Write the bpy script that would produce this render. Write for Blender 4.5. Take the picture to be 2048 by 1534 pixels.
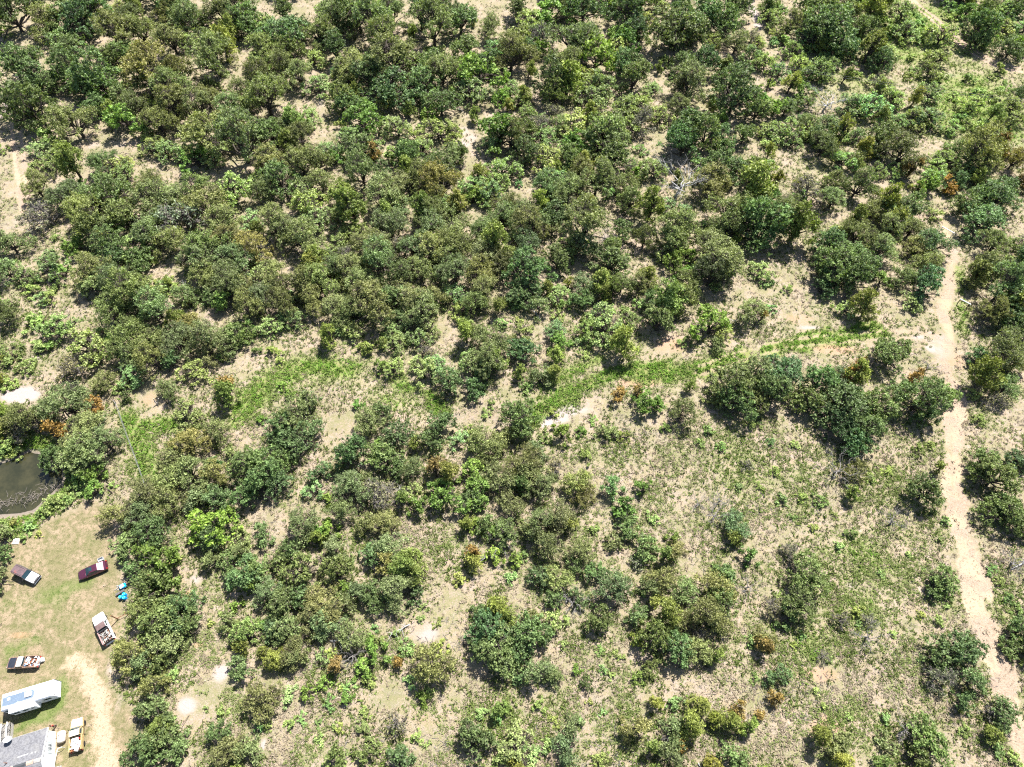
import bpy, math, random
import numpy as np
from mathutils import Vector, Matrix
for o in list(bpy.data.objects):
    bpy.data.objects.remove(o, do_unlink=True)
SC = bpy.context.scene
COL = SC.collection
R_ = math.radians
# ------------------------------------------------------------------ camera
FPX, PITCH, CAMH = 1365.0, R_(58.0), 118.0
cam_d = bpy.data.cameras.new('camera')
cam = bpy.data.objects.new('camera', cam_d); COL.objects.link(cam)
cam_d.sensor_fit = 'HORIZONTAL'; cam_d.angle = 2*math.atan(1024/FPX)
cam_d.clip_start = 0.5; cam_d.clip_end = 4000
cam.location = (0, 0, CAMH); cam.rotation_euler = (R_(90)-PITCH, 0, 0)
SC.camera = cam
# ------------------------------------------------------------------ sky and sun
SUN_EL, SUN_AZ = R_(58), R_(31)          # azimuth clockwise from +Y
w = bpy.data.worlds.new('World'); SC.world = w; w.use_nodes = True
nt = w.node_tree; bg = nt.nodes['Background']
sky = nt.nodes.new('ShaderNodeTexSky'); sky.sky_type = 'NISHITA'; sky.sun_disc = False
sky.sun_elevation = SUN_EL; sky.sun_rotation = SUN_AZ; sky.air_density = 1.0; sky.dust_density = 1.2
nt.links.new(sky.outputs[0], bg.inputs[0]); bg.inputs[1].default_value = 0.065
sl = bpy.data.lights.new('sun', 'SUN'); sl.energy = 4.8; sl.angle = R_(0.53); sl.color = (1.0, 0.965, 0.92)
so = bpy.data.objects.new('sun', sl); COL.objects.link(so)
SDIR = Vector((math.sin(SUN_AZ)*math.cos(SUN_EL), math.cos(SUN_AZ)*math.cos(SUN_EL), math.sin(SUN_EL)))
so.rotation_euler = SDIR.to_track_quat('Z', 'Y').to_euler(); so.location = (40, 60, 200)
VS = SC.view_settings
VS.view_transform = 'Standard'; VS.look = 'None'; VS.gamma = 1.0; VS.use_curve_mapping = False; VS.exposure = 1.72
SC.render.film_transparent = False
cy = SC.cycles
cy.max_bounces = 6; cy.diffuse_bounces = 3; cy.glossy_bounces = 2; cy.transmission_bounces = 4; cy.transparent_max_bounces = 4
cy.use_denoising = False; cy.caustics_reflective = False; cy.caustics_refractive = False
cy.pixel_filter_type = 'BLACKMAN_HARRIS'; cy.filter_width = 1.2
# ------------------------------------------------------------------ numeric helpers
rng = np.random.default_rng(7)
CP, SP = math.cos(PITCH), math.sin(PITCH)
def at(px, py, z=0.0):
    """photo pixel (2048 wide) -> point of the place at height z"""
    a, b = (px-1024)/FPX, (767-py)/FPX
    r = np.array([a, CP+b*SP, -SP+b*CP]); t = (z-CAMH)/r[2]
    return np.array([r[0]*t, r[1]*t, z])
def proj(p):
    v = np.asarray(p, float)-np.array([0, 0, CAMH])
    fw = v[..., 1]*CP-v[..., 2]*SP; up = v[..., 1]*SP+v[..., 2]*CP
    return 1024+FPX*v[..., 0]/fw, 767-FPX*up/fw, fw
_lat = {}
def vnoise(x, y, s, seed=0):
    if seed not in _lat: _lat[seed] = np.random.default_rng(900+seed).random((256, 256))
    L = _lat[seed]; x = np.asarray(x)/s+1000.; y = np.asarray(y)/s+1000.
    xi = np.floor(x).astype(int); yi = np.floor(y).astype(int); fx = x-xi; fy = y-yi
    fx = fx*fx*(3-2*fx); fy = fy*fy*(3-2*fy)
    a = L[xi % 256, yi % 256]; b = L[(xi+1) % 256, yi % 256]; c = L[xi % 256, (yi+1) % 256]; d = L[(xi+1) % 256, (yi+1) % 256]
    return (a*(1-fx)+b*fx)*(1-fy)+(c*(1-fx)+d*fx)*fy
def fbm(x, y, s, seed=0, n=4):
    t = 0; a = .5
    for i in range(n): t = t+a*vnoise(x, y, s/2**i, seed+i); a *= .5
    return t/(1-.5**n)
def sstep(a, b, x):
    t = np.clip((x-a)/(b-a), 0, 1); return t*t*(3-2*t)
def seg_dist(X, Y, pts):
    D = np.full(np.shape(X), 1e9)
    for (x0, y0), (x1, y1) in zip(pts[:-1], pts[1:]):
        dx, dy = x1-x0, y1-y0; t = np.clip(((X-x0)*dx+(Y-y0)*dy)/(dx*dx+dy*dy+1e-9), 0, 1)
        D = np.minimum(D, np.hypot(X-x0-t*dx, Y-y0-t*dy))
    return D
def wl(pix, z=0.): return [tuple(at(x, y, z)[:2]) for x, y in pix]
def in_poly(X, Y, P):
    ins = np.zeros(np.shape(X), bool); n = len(P)
    for i in range(n):
        x0, y0 = P[i]; x1, y1 = P[(i+1) % n]
        c = ((y0 > Y) != (y1 > Y)) & (X < (x1-x0)*(Y-y0)/((y1-y0) if y1 != y0 else 1e-9)+x0)
        ins ^= c
    return ins
def signed(X, Y, P):
    d = seg_dist(X, Y, P+[P[0]]); return np.where(in_poly(X, Y, P), d, -d)
# ------------------------------------------------------------------ scene helpers
def mesh(name, V, F, mats=None, attrs=None, smooth=False, fmat=None):
    """V (n,3); F (m,k) array or list of tuples"""
    me = bpy.data.meshes.new(name); V = np.asarray(V, np.float32)
    if isinstance(F, np.ndarray):
        m, k = F.shape
        me.vertices.add(len(V)); me.vertices.foreach_set('co', V.ravel())
        me.loops.add(m*k); me.loops.foreach_set('vertex_index', F.astype(np.int32).ravel())
        me.polygons.add(m); me.polygons.foreach_set('loop_start', np.arange(0, m*k, k, dtype=np.int32))
        me.update(calc_edges=True)
    else:
        me.from_pydata([tuple(map(float, v)) for v in V], [], [tuple(int(i) for i in f) for f in F]); me.update()
    for a, val in (attrs or {}).items():
        at_ = me.attributes.new(a, 'FLOAT', 'POINT'); at_.data.foreach_set('value', np.asarray(val, np.float32))
    for mt in (mats or []): me.materials.append(mt)
    if fmat is not None: me.polygons.foreach_set('material_index', np.asarray(fmat, np.int32))
    if smooth: me.polygons.foreach_set('use_smooth', np.ones(len(me.polygons), bool))
    return me
def link(name, me, parent=None):
    o = bpy.data.objects.new(name, me); COL.objects.link(o)
    if parent is not None: o.parent = parent
    return o
def tag(o, label=None, cat=None, group=None, kind=None):
    if label: o['label'] = label
    if cat: o['category'] = cat
    if group: o['group'] = group
    if kind: o['kind'] = kind
    return o
class MB:
    """collects faces of one part"""
    def __init__(s): s.V = []; s.F = []
    def add(s, V, F):
        n = len(s.V); s.V += [tuple(v) for v in V]; s.F += [tuple(i+n for i in f) for f in F]; return s
    def box(s, c, d, rz=0., bev=0.0, tilt=None):
        x, y, z = d[0]/2, d[1]/2, d[2]/2
        if bev <= 0:
            V = [(-x, -y, -z), (x, -y, -z), (x, y, -z), (-x, y, -z), (-x, -y, z), (x, -y, z), (x, y, z), (-x, y, z)]
            F = [(0, 3, 2, 1), (4, 5, 6, 7), (0, 1, 5, 4), (1, 2, 6, 5), (2, 3, 7, 6), (3, 0, 4, 7)]
        else:
            b = min(bev, x*.9, y*.9, z*.9); V = []; F = []
            rings = [(-z, x-b, y-b), (-z+b, x, y), (z-b, x, y), (z, x-b, y-b)]
            for zz, xx, yy in rings:
                k = b*.7
                V += [(-xx+k, -yy, zz), (xx-k, -yy, zz), (xx, -yy+k, zz), (xx, yy-k, zz), (xx-k, yy, zz), (-xx+k, yy, zz), (-xx, yy-k, zz), (-xx, -yy+k, zz)]
            for r in range(3):
                for i in range(8): F.append((r*8+i, r*8+(i+1) % 8, r*8+8+(i+1) % 8, r*8+8+i))
            F.append(tuple(range(7, -1, -1))); F.append(tuple(range(24, 32)))
        M = Matrix.Rotation(rz, 3, 'Z')
        if tilt: M = M @ Matrix.Rotation(tilt[0], 3, 'X') @ Matrix.Rotation(tilt[1], 3, 'Y')
        return s.add([M @ Vector(v)+Vector(c) for v in V], F)
    def tube(s, P, rad, n=8, cap=True):
        P = [Vector(p) for p in P]; rad = rad if hasattr(rad, '__len__') else [rad]*len(P); V = []; F = []
        for i, p in enumerate(P):
            t = (P[min(i+1, len(P)-1)]-P[max(i-1, 0)]).normalized()
            a = t.orthogonal().normalized() if abs(t.z) > .9 else t.cross(Vector((0, 0, 1))).normalized(); b = t.cross(a)
            for k in range(n):
                q = 2*math.pi*k/n; V.append(p+(a*math.cos(q)+b*math.sin(q))*rad[i])
        for i in range(len(P)-1):
            for k in range(n): F.append((i*n+k, i*n+(k+1) % n, (i+1)*n+(k+1) % n, (i+1)*n+k))
        if cap: F.append(tuple(range(n-1, -1, -1))); F.append(tuple(range((len(P)-1)*n, len(P)*n)))
        return s.add(V, F)
    def lathe(s, prof, n=16, c=(0, 0, 0), axis='Z'):
        V = []; F = []
        for r, z in prof:
            for k in range(n):
                q = 2*math.pi*k/n; v = (r*math.cos(q), r*math.sin(q), z)
                if axis == 'Y': v = (v[0], v[2], v[1])
                if axis == 'X': v = (v[2], v[0], v[1])
                V.append((v[0]+c[0], v[1]+c[1], v[2]+c[2]))
        m = len(prof)
        for i in range(m-1):
            for k in range(n): F.append((i*n+k, i*n+(k+1) % n, (i+1)*n+(k+1) % n, (i+1)*n+k))
        F.append(tuple(range(n-1, -1, -1))); F.append(tuple(range((m-1)*n, m*n)))
        return s.add(V, F)
    def build(s, name, mat, parent=None, smooth=False):
        me = mesh(name, np.array(s.V, np.float32), s.F, [mat])
        if smooth:
            me.polygons.foreach_set('use_smooth', np.ones(len(me.polygons), bool)); me.set_sharp_from_angle(angle=R_(40))
        return link(name, me, parent)
def empty(name, loc, rz=0.):
    o = bpy.data.objects.new(name, None); COL.objects.link(o); o.empty_display_size = .3
    o.location = tuple(float(v) for v in loc); o.rotation_euler = (0, 0, rz); return o
# ------------------------------------------------------------------ materials
class NT:
    def __init__(s, name):
        s.m = bpy.data.materials.new(name); s.m.use_nodes = True; s.t = s.m.node_tree; s.t.nodes.clear()
        s.out = s.t.nodes.new('ShaderNodeOutputMaterial')
    def n(s, typ, **kw):
        q = s.t.nodes.new('ShaderNode'+typ)
        for k, v in kw.items(): setattr(q, k, v)
        return q
    def set(s, sock, v):
        if hasattr(v, 'is_linked') or hasattr(v, 'links'): s.t.links.new(v, sock)
        else: sock.default_value = v
    def noise(s, scale, detail=4, rough=.6, vec=None):
        q = s.n('TexNoise'); q.inputs['Scale'].default_value = scale; q.inputs['Detail'].default_value = detail; q.inputs['Roughness'].default_value = rough
        s.t.links.new(vec if vec is not None else s.pos(), q.inputs['Vector']); return q.outputs['Fac']
    def pos(s):
        if not hasattr(s, '_p'): s._p = s.n('NewGeometry').outputs['Position']
        return s._p
    def obj(s):
        if not hasattr(s, '_o'): s._o = s.n('TexCoord').outputs['Object']
        return s._o
    def math(s, op, a, b=0., c=None):
        q = s.n('Math', operation=op); s.set(q.inputs[0], a); s.set(q.inputs[1], b)
        if c is not None: s.set(q.inputs[2], c)
        return q.outputs[0]
    def ramp(s, f, lo, hi, a=0., b=1.):
        q = s.n('MapRange'); q.interpolation_type = 'SMOOTHSTEP'; s.set(q.inputs[0], f); s.set(q.inputs[1], lo); s.set(q.inputs[2], hi); s.set(q.inputs[3], a); s.set(q.inputs[4], b)
        return q.outputs[0]
    def mix(s, f, a, b, mode='MIX'):
        q = s.n('Mix', data_type='RGBA', blend_type=mode); s.set(q.inputs[0], f)
        for sock, v in ((q.inputs[6], a), (q.inputs[7], b)):
            if isinstance(v, tuple): v = (*v[:3], 1.)
            s.set(sock, v)
        return q.outputs[2]
    def attr(s, name):
        return s.n('Attribute', attribute_name=name).outputs['Fac']
    def bump(s, h, strength=.5, dist=.1):
        q = s.n('Bump'); q.inputs['Strength'].default_value = strength; q.inputs['Distance'].default_value = dist; s.set(q.inputs['Height'], h); return q.outputs[0]
    def bsdf(s, col, rough=.8, metal=0., spec=.3, normal=None, coat=0.):
        q = s.n('BsdfPrincipled'); s.set(q.inputs['Base Color'], (*col[:3], 1.) if isinstance(col, tuple) else col)
        s.set(q.inputs['Roughness'], rough); q.inputs['Metallic'].default_value = metal; q.inputs['Specular IOR Level'].default_value = spec
        q.inputs['Coat Weight'].default_value = coat
        if normal is not None: s.t.links.new(normal, q.inputs['Normal'])
        s.t.links.new(q.outputs[0], s.out.inputs[0]); return s.m
def paint(name, col, rough=.5, wear=.15, metal=0., spec=.4, scale=3., coat=0., worn=None):
    t = NT(name); f = t.noise(scale, 5, .65, t.obj()); g = t.noise(scale*7, 3, .6, t.obj())
    if max(col) < .58: col = tuple(c*.75 for c in col)
    if worn: worn = tuple(c*.75 for c in worn)
    dark = tuple(c*(1-wear*1.6) for c in col); lite = tuple(min(1, c*(1+wear)) for c in col)
    c = t.mix(t.ramp(f, .3, .7), dark, lite); c = t.mix(t.math('MULTIPLY', t.ramp(g, .45, .75), wear), c, dark)
    if worn: c = t.mix(t.ramp(f, .55, .66), c, worn)
    return t.bsdf(c, rough, metal, spec, None, coat)
# ================================================================== LAND
POND = wl([(-160, 960), (-60, 935), (0, 925), (34, 914), (58, 900), (82, 905), (104, 922), (128, 935), (130, 962), (112, 985), (88, 1006), (70, 1024), (40, 1031), (14, 1033), (-60, 1040), (-150, 1030)], -.9)
YARD = wl([(-120, 1110), (0, 1090), (40, 1072), (110, 1040), (165, 1018), (214, 1004), (226, 1050), (232, 1120), (246, 1180), (248, 1230), (226, 1285), (212, 1330), (218, 1370), (252, 1400), (272, 1450), (280, 1640), (-120, 1640)])
TRACK = wl([(2110, 1640), (2066, 1534), (2040, 1460), (2008, 1386), (1980, 1318), (1963, 1249), (1943, 1147), (1922, 1060), (1908, 1010), (1902, 910), (1903, 850), (1908, 780)])
TRACK2 = wl([(1908, 790), (1903, 765), (1884, 722), (1897, 671), (1884, 625), (1898, 568), (1902, 520), (1893, 470), (1880, 430)])
TRACK3 = wl([(1890, 690), (1830, 672), (1760, 672), (1690, 678), (1638, 682), (1553, 694), (1450, 725), (1400, 742)])
TRAIL = wl([(1800, -20), (1830, 10), (1862, 32), (1900, 66), (1945, 100), (1985, 124), (2015, 133), (2060, 142), (2130, 152)])
RUTS = wl([(30, 240), (36, 300), (44, 360), (52, 420)])
DRIVE = wl([(150, 1320), (178, 1345), (195, 1390), (205, 1440), (212, 1500), (215, 1580)])
CREEK = wl([(1075, 830), (1110, 838), (1150, 815), (1195, 790), (1230, 776), (1290, 772), (1345, 764), (1400, 752)])
CREEK2 = wl([(690, 742), (760, 768), (820, 800), (880, 838), (930, 845), (1000, 850), (1070, 838)])
def height(x, y):
    x = np.asarray(x, float); y = np.asarray(y, float)
    h = (fbm(x, y, 46., 40, 3)-.5)*1.6+(fbm(x, y, 5., 44, 3)-.5)*.22
    h -= .55*np.exp(-(seg_dist(x, y, CREEK)/2.2)**2)+.4*np.exp(-(seg_dist(x, y, CREEK2)/2.)**2)
    yd = sstep(-6, 1, signed(x, y, YARD)); h = h*(1-yd)+yd*(.03*np.sin(x*.4)+.02*np.sin(y*.53))
    s = signed(x, y, POND); h = np.where(s > -3, h*(1-sstep(-3, 0, s))+(-.75)*sstep(-3, 0, s), h)
    return h-.75*sstep(0, 3, s)
# ---- painted land cover: where the place is lush, bare, worn (fields in metres)
LUSH_LINES = [([(-20, 915), (20, 900), (60, 885), (110, 905), (142, 935), (140, 970), (110, 1005), (80, 1030)], 2.2, 1.0), ([(10, 1046), (60, 1044), (100, 1022)], 1.6, 1.0),([(1760, 664), (1690, 672), (1640, 684), (1560, 697), (1480, 717), (1420, 737), (1360, 742), (1290, 744), (1230, 748), (1175, 765), (1135, 785), (1095, 812), (1068, 834)], 2.6, 1.25),
  ([(700, 735), (640, 737), (590, 742), (545, 762), (510, 785), (484, 826)], 4.2, 1.0), ([(800, 762), (850, 788), (895, 822)], 2.2, .95),
  ([(255, 830), (275, 880), (300, 950)], 3.2, .95), ([(300, 850), (345, 850)], 2.6, 1.0), ([(1925, 660), (1925, 600), (1915, 540)], 2.2, .8),
  ([(1100, 770), (1150, 745), (1200, 720)], 2.6, .9), ([(90, 1196), (130, 1184), (176, 1164)], 1.9, .72), ([(14, 1468), (70, 1437), (118, 1404), (132, 1375)], 2.0, .9),
  ([(50, 1290), (20, 1302), (90, 1283)], 1.2, .8), ([(100, 1440), (60, 1446)], 1.4, .75), ([(20, 1042), (70, 1040), (110, 1020)], 1.6, .9), ([(0, 1215), (60, 1200)], 2., .5), ([(235, 1460), (240, 1400)], 1.6, .5), ([(196, 1430), (190, 1490), (186, 1534)], 1.6, .45), ([(100, 1230), (60, 1225)], 3, .42)]
LUSH_BLOBS = [(780, 800, 90, 45, .72), (620, 760, 70, 40, .55), (1830, 60, 220, 110, .95), (1960, 210, 190, 150, .95), (1720, 190, 150, 90, .75), (1650, 330, 150, 60, .5), (1950, 380, 120, 80, .6), (300, 120, 200, 90, .3), (900, 60, 200, 60, .3), (1990, 560, 60, 80, .6), (1500, 960, 260, 150, .52),
  (1720, 1110, 190, 150, .56), (1620, 1300, 160, 80, .6), (1720, 1220, 90, 70, .66), (1450, 880, 100, 40, .5), (1780, 960, 80, 50, .6), (1990, 1180, 60, 120, .5), (1180, 1310, 90, 50, .42), (1000, 1440, 130, 60, .45),
  (1730, 1440, 150, 60, .42), (40, 660, 90, 150, .4), (120, 580, 80, 60, .3), (1450, 610, 60, 30, .3), (1250, 700, 60, 30, .6), (740, 690, 90, 30, .45), (1620, 860, 60, 40, .4), (700, 1090, 40, 30, .45), (1250, 900, 70, 60, .45), (910, 1120, 40, 40, .5), (1150, 900, 60, 40, .35), (1400, 420, 200, 90, .3), (300, 900, 40, 60, .4)]
BARE_BLOBS = [(1885, 690, 45, 40, .6), (24, 200, 34, 120, .55), (34, 420, 34, 90, .5), (60, 560, 40, 40, .45), (1110, 836, 50, 16, .9), (700, 1060, 60, 30, .3), (1640, 590, 90, 30, .4), (1350, 300, 40, 40, .5), (740, 230, 40, 30, .5), (230, 290, 100, 16, .5), (640, 210, 14, 50, .5),(40, 790, 55, 26, 1), (70, 720, 30, 60, .6), (391, 1157, 24, 20, .95), (440, 1345, 24, 26, 1), (371, 1412, 30, 24, 1), (525, 1490, 12, 22, 1), (1143, 818, 42, 18, 1.1), (1090, 840, 40, 14, .9), (930, 280, 40, 40, .6), (1010, 690, 14, 50, .3),
  (1510, 25, 14, 50, .9), (1885, 148, 50, 10, .9), (1905, 176, 40, 8, .5), (1620, 658, 40, 7, .9), (1835, 676, 30, 8, .8), (1860, 700, 18, 12, .7), (1870, 1210, 26, 16, .4), (860, 1265, 40, 30, .7), (1160, 1170, 40, 30, .4), (555, 788, 26, 8, .8), (520, 860, 30, 20, .5), (890, 650, 16, 30, .3),
  (1690, 170, 50, 10, .5), (120, 1062, 60, 10, .5), (240, 1400, 14, 50, .7), (220, 1340, 14, 30, .7), (1220, 480, 40, 40, .6), (1225, 1360, 30, 16, .7), (1560, 1190, 60, 20, .4), (1700, 930, 20, 18, .6), (1700, 1170, 14, 16, .6), (1440, 1010, 26, 20, .5), (1205, 1080, 20, 40, .5), (1185, 1400, 60, 30, .4), (300, 1020, 30, 30, .4), (1860, 1290, 24, 20, .5), (1990, 1340, 30, 20, .5)]
RUST_BLOBS = [(1280, 765, 55, 12, 1.), (1350, 690, 60, 24, .8), (1400, 600, 60, 30, .3), (1670, 700, 70, 14, .9), (375, 1190, 20, 16, .9), (395, 1290, 14, 12, .9), (40, 1270, 50, 10, .7), (1910, 720, 40, 30, .6), (1640, 560, 80, 40, .4), (300, 800, 30, 26, .6), (1700, 1010, 20, 14, .5), (1600, 640, 60, 18, .5), (845, 1440, 60, 30, .4), (1650, 1460, 60, 60, .7), (1640, 1350, 60, 24, .8)]
def blobs(X, Y, L):
    out = np.zeros(np.shape(X))
    for px, py, rx, ry, a in L:
        c = at(px, py); e = at(px+rx, py); u = at(px, py-ry); v = at(px, py+ry)
        ax = max(abs(e[0]-c[0]), .5); ay = max((u[1]-v[1])/2, .5)
        out = np.maximum(out, a*np.exp(-1.3*(((X-c[0])/ax)**2+((Y-c[1])/ay)**2)))
    return out
def cover(X, Y):
    """dict of 0..1 fields at points"""
    j = (fbm(X, Y, 3.2, 60, 4)-.5); j2 = (fbm(X, Y, 9., 70, 3)-.5)
    lush = blobs(X, Y, LUSH_BLOBS)
    for pts, wd, a in LUSH_LINES: lush = np.maximum(lush, a*np.exp(-(np.maximum(seg_dist(X, Y, wl(pts))+j*6.+j2*3., 0)/wd)**2))
    lush = np.clip(lush+j*.5+j2*.35-.02, 0, 1.2)
    bare = np.clip(blobs(X, Y, BARE_BLOBS)+j*.7+j2*.3-.05, 0, 1.1)
    rust = np.clip(blobs(X, Y, RUST_BLOBS)+j*.4, 0, 1)
    d1 = seg_dist(X, Y, TRACK); d2 = seg_dist(X, Y, TRACK2); d3 = seg_dist(X, Y, TRACK3); d4 = seg_dist(X, Y, TRAIL)
    edge = j*1.6
    trk = 1-sstep(.9, 2.9, d1+edge*2.6); trk = np.maximum(trk, .62*(1-sstep(.5, 2.2, d2+edge*1.6)))
    trk = np.maximum(trk, .55*(1-sstep(.2, .9, np.abs(d3-1.)+edge*.8)))
    trk = np.maximum(trk, .9*(1-sstep(.35, .9, np.abs(d4-.9)+edge*.4))); trk = np.maximum(trk, .8*(1-sstep(.3, .9, np.abs(seg_dist(X, Y, RUTS)-1.)+edge*.4)))
    trk = trk*(1-.55*np.exp(-(d1/.38)**2)*sstep(.35, .6, .5+j+j2))
    yard = sstep(-.8, .8, signed(X, Y, YARD)+j*2.2)
    drv = 1.*(1-sstep(.2, 3.8, seg_dist(X, Y, DRIVE)+j*3))*yard
    s = signed(X, Y, POND); mud = sstep(-.7, .1, s+j*.8)
    return dict(lush=lush, bare=bare, rust=rust, track=trk, yard=yard, drive=drv, mud=mud, pond=s)
# ---- ground sheet: fine where the photo looks, coarse to the horizon
def axis(lo, hi, step, far, grow=1.35):
    c = list(np.arange(lo, hi+1e-6, step)); d = step
    while c[-1] < far: d *= grow; c.append(c[-1]+d)
    d = step
    while c[0] > -far: d *= grow; c.insert(0, c[0]-d)
    return np.array(c)
gx, gy = axis(-172, 172, .62, 1500), axis(-8, 230, .62, 1500)
GX, GY = np.meshgrid(gx, gy); nxg, nyg = len(gx), len(gy)
fx, fy = GX.ravel(), GY.ravel()
gz = height(fx, fy); CV = cover(fx, fy)
gz = gz-.06*CV['track']*(1-CV['yard'])
idx = np.arange(nxg*nyg).reshape(nyg, nxg)
FG = np.stack([idx[:-1, :-1], idx[:-1, 1:], idx[1:, 1:], idx[1:, :-1]], -1).reshape(-1, 4)
def ground_material():
    t = NT('ground'); L, B, RU, TR, YD, DR, MU = (t.attr(a) for a in ('lush', 'bare', 'rust', 'track', 'yard', 'drive', 'mud'))
    n1, n2, n3, n4 = t.noise(.22, 5, .6), t.noise(1.1, 6, .7), t.noise(5.5, 5, .75), t.noise(17., 3, .7)
    straw = t.mix(t.ramp(n1, .36, .64), (.40, .32, .232), (.335, .285, .195))
    soil = t.mix(t.ramp(n2, .3, .7), (.42, .325, .27), (.35, .295, .26))
    c = t.mix(t.ramp(n2, .42, .6), straw, soil)
    n5 = t.noise(.55, 6, .65); c = t.mix(t.math('MULTIPLY', t.ramp(t.math('ADD', n5, t.math('MULTIPLY', t.math('SUBTRACT', n3, .5), .35)), .50, .66), .9), c, t.mix(t.ramp(n3, .3, .7), (.48, .38, .32), (.40, .335, .295)))
    c = t.mix(t.math('MULTIPLY', t.ramp(t.math('ADD', n3, t.math('MULTIPLY', n1, .4)), .56, .82), .8), c, (.17, .20, .075))      # thin green blades
    c = t.mix(t.math('MULTIPLY', t.ramp(n4, .48, .7), .5), c, (.15, .115, .075))                          # litter between tufts
    pale = t.mix(t.ramp(n3, .35, .65), (.43, .37, .325), (.34, .31, .29))
    c = t.mix(t.ramp(t.math('ADD', B, t.math('MULTIPLY', t.math('SUBTRACT', n3, .5), .7)), .3, .75), c, pale)
    c = t.mix(t.math('MULTIPLY', t.ramp(RU, .25, .85), .75), c, t.mix(t.ramp(n3, .35, .65), (.40, .235, .155), (.46, .31, .20)))
    gr = t.mix(t.ramp(n3, .3, .7), (.08, .18, .022), (.17, .30, .05)); gr = t.mix(t.ramp(n2, .35, .7), gr, (.24, .235, .085))
    lf = t.ramp(t.math('ADD', L, t.math('MULTIPLY', t.math('SUBTRACT', n3, .5), 1.1)), .34, .95)
    c = t.mix(t.math('MULTIPLY', lf, .85), c, gr)
    # mown yard
    yn = t.math('ADD', n2, t.math('MULTIPLY', t.math('SUBTRACT', n3, .5), .5))
    ya = t.mix(t.ramp(yn, .32, .62), (.125, .135, .055), (.34, .275, .185)); ya = t.mix(t.math('MULTIPLY', t.ramp(n1, .42, .60), .6), ya, (.14, .155, .06))
    ya = t.mix(t.ramp(t.math('ADD', L, t.math('MULTIPLY', t.math('SUBTRACT', n3, .5), .9)), .25, 1.05), ya, t.mix(n3, (.085, .165, .03), (.15, .21, .055)))
    ya = t.mix(t.ramp(t.math('ADD', DR, t.math('MULTIPLY', t.math('SUBTRACT', n2, .5), 1.3)), .3, .95), ya, (.46, .365, .255))
    ya = t.mix(t.ramp(RU, .3, .9), ya, (.47, .30, .17)); ya = t.mix(t.math('MULTIPLY', t.ramp(n4, .48, .7), .6), ya, (.13, .11, .05))
    ya = t.mix(t.ramp(B, .4, .9), ya, (.42, .35, .29))
    c = t.mix(YD, c, ya)
    tk = t.mix(t.ramp(n2, .3, .7), (.45, .365, .275), (.38, .315, .25)); tk = t.mix(t.math('MULTIPLY', t.ramp(n3, .42, .62), .75), tk, (.27, .205, .13)); tk = t.mix(t.math('MULTIPLY', t.ramp(n4, .45, .65), .55), tk, (.20, .15, .10)); tk = t.mix(t.ramp(n1, .45, .62), tk, t.mix(n3, (.48, .39, .26), (.38, .31, .21)))
    c = t.mix(t.ramp(t.math('ADD', TR, t.math('MULTIPLY', t.math('SUBTRACT', n3, .5), .5)), .25, .75), c, tk)
    c = t.mix(MU, c, t.mix(t.ramp(n3, .3, .7), (.17, .15, .115), (.25, .225, .19)))
    c = t.mix(1., c, (.76, .715, .72), 'MULTIPLY')
    h = t.math('ADD', t.math('MULTIPLY', n2, .5), t.math('ADD', t.math('MULTIPLY', n3, .35), t.math('MULTIPLY', n4, .15)))
    return t.bsdf(c, .95, 0, .1, t.bump(h, .9, .32))
M_GROUND = ground_material()
fc = {k: v[FG].mean(1) for k, v in CV.items()}
cls = np.zeros(len(FG), int)
cls[fc['yard'] > .5] = 1
cls[(fc['track'] > .5) & (cls == 0)] = 2
cls[fc['mud'] > .55] = 3
for k, nm in enumerate(('ground', 'lawn', 'dirt_track', 'pond_bank')):
    f = FG[cls == k]; u, inv = np.unique(f, return_inverse=True)
    me = mesh(nm, np.stack([fx[u], fy[u], gz[u]], 1), inv.reshape(-1, 4), [M_GROUND], {a: CV[a][u] for a in ('lush', 'bare', 'rust', 'track', 'yard', 'drive', 'mud')}, True)
    tag(link(nm, me), ['dry tan grassland under the scrub woods', 'patchy mown lawn around the house and vehicles', 'pale sandy track worn through the grass', 'grey mud bank around the pond'][k], 'ground', kind='structure')
def gh(x, y): return float(height(x, y))
def on(px, py):
    """ground point under a photo pixel"""
    z = 0.
    for _ in range(3): p = at(px, py, z); z = gh(p[0], p[1])
    return np.array([p[0], p[1], z])
# ---- pond water
t = NT('pond_water'); n = t.noise(.35, 4, .6); m_w = t.bsdf(t.mix(t.ramp(n, .35, .7), (.018, .019, .009), (.036, .034, .016)), .12, 0, .45, t.bump(t.noise(2.5, 3, .6), .12, .05))
pw = MB(); cxp = np.mean([p[0] for p in POND]); cyp = np.mean([p[1] for p in POND])
ring = [(cxp+(x-cxp)*1.06, cyp+(y-cyp)*1.1, -.80) for x, y in POND]
pw.add(ring+[(cxp, cyp, -.80)], [(i, (i+1) % len(ring), len(ring)) for i in range(len(ring))])
tag(pw.build('water', m_w), 'murky olive brown pond water beside the mown yard', 'pond', kind='structure')
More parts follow.
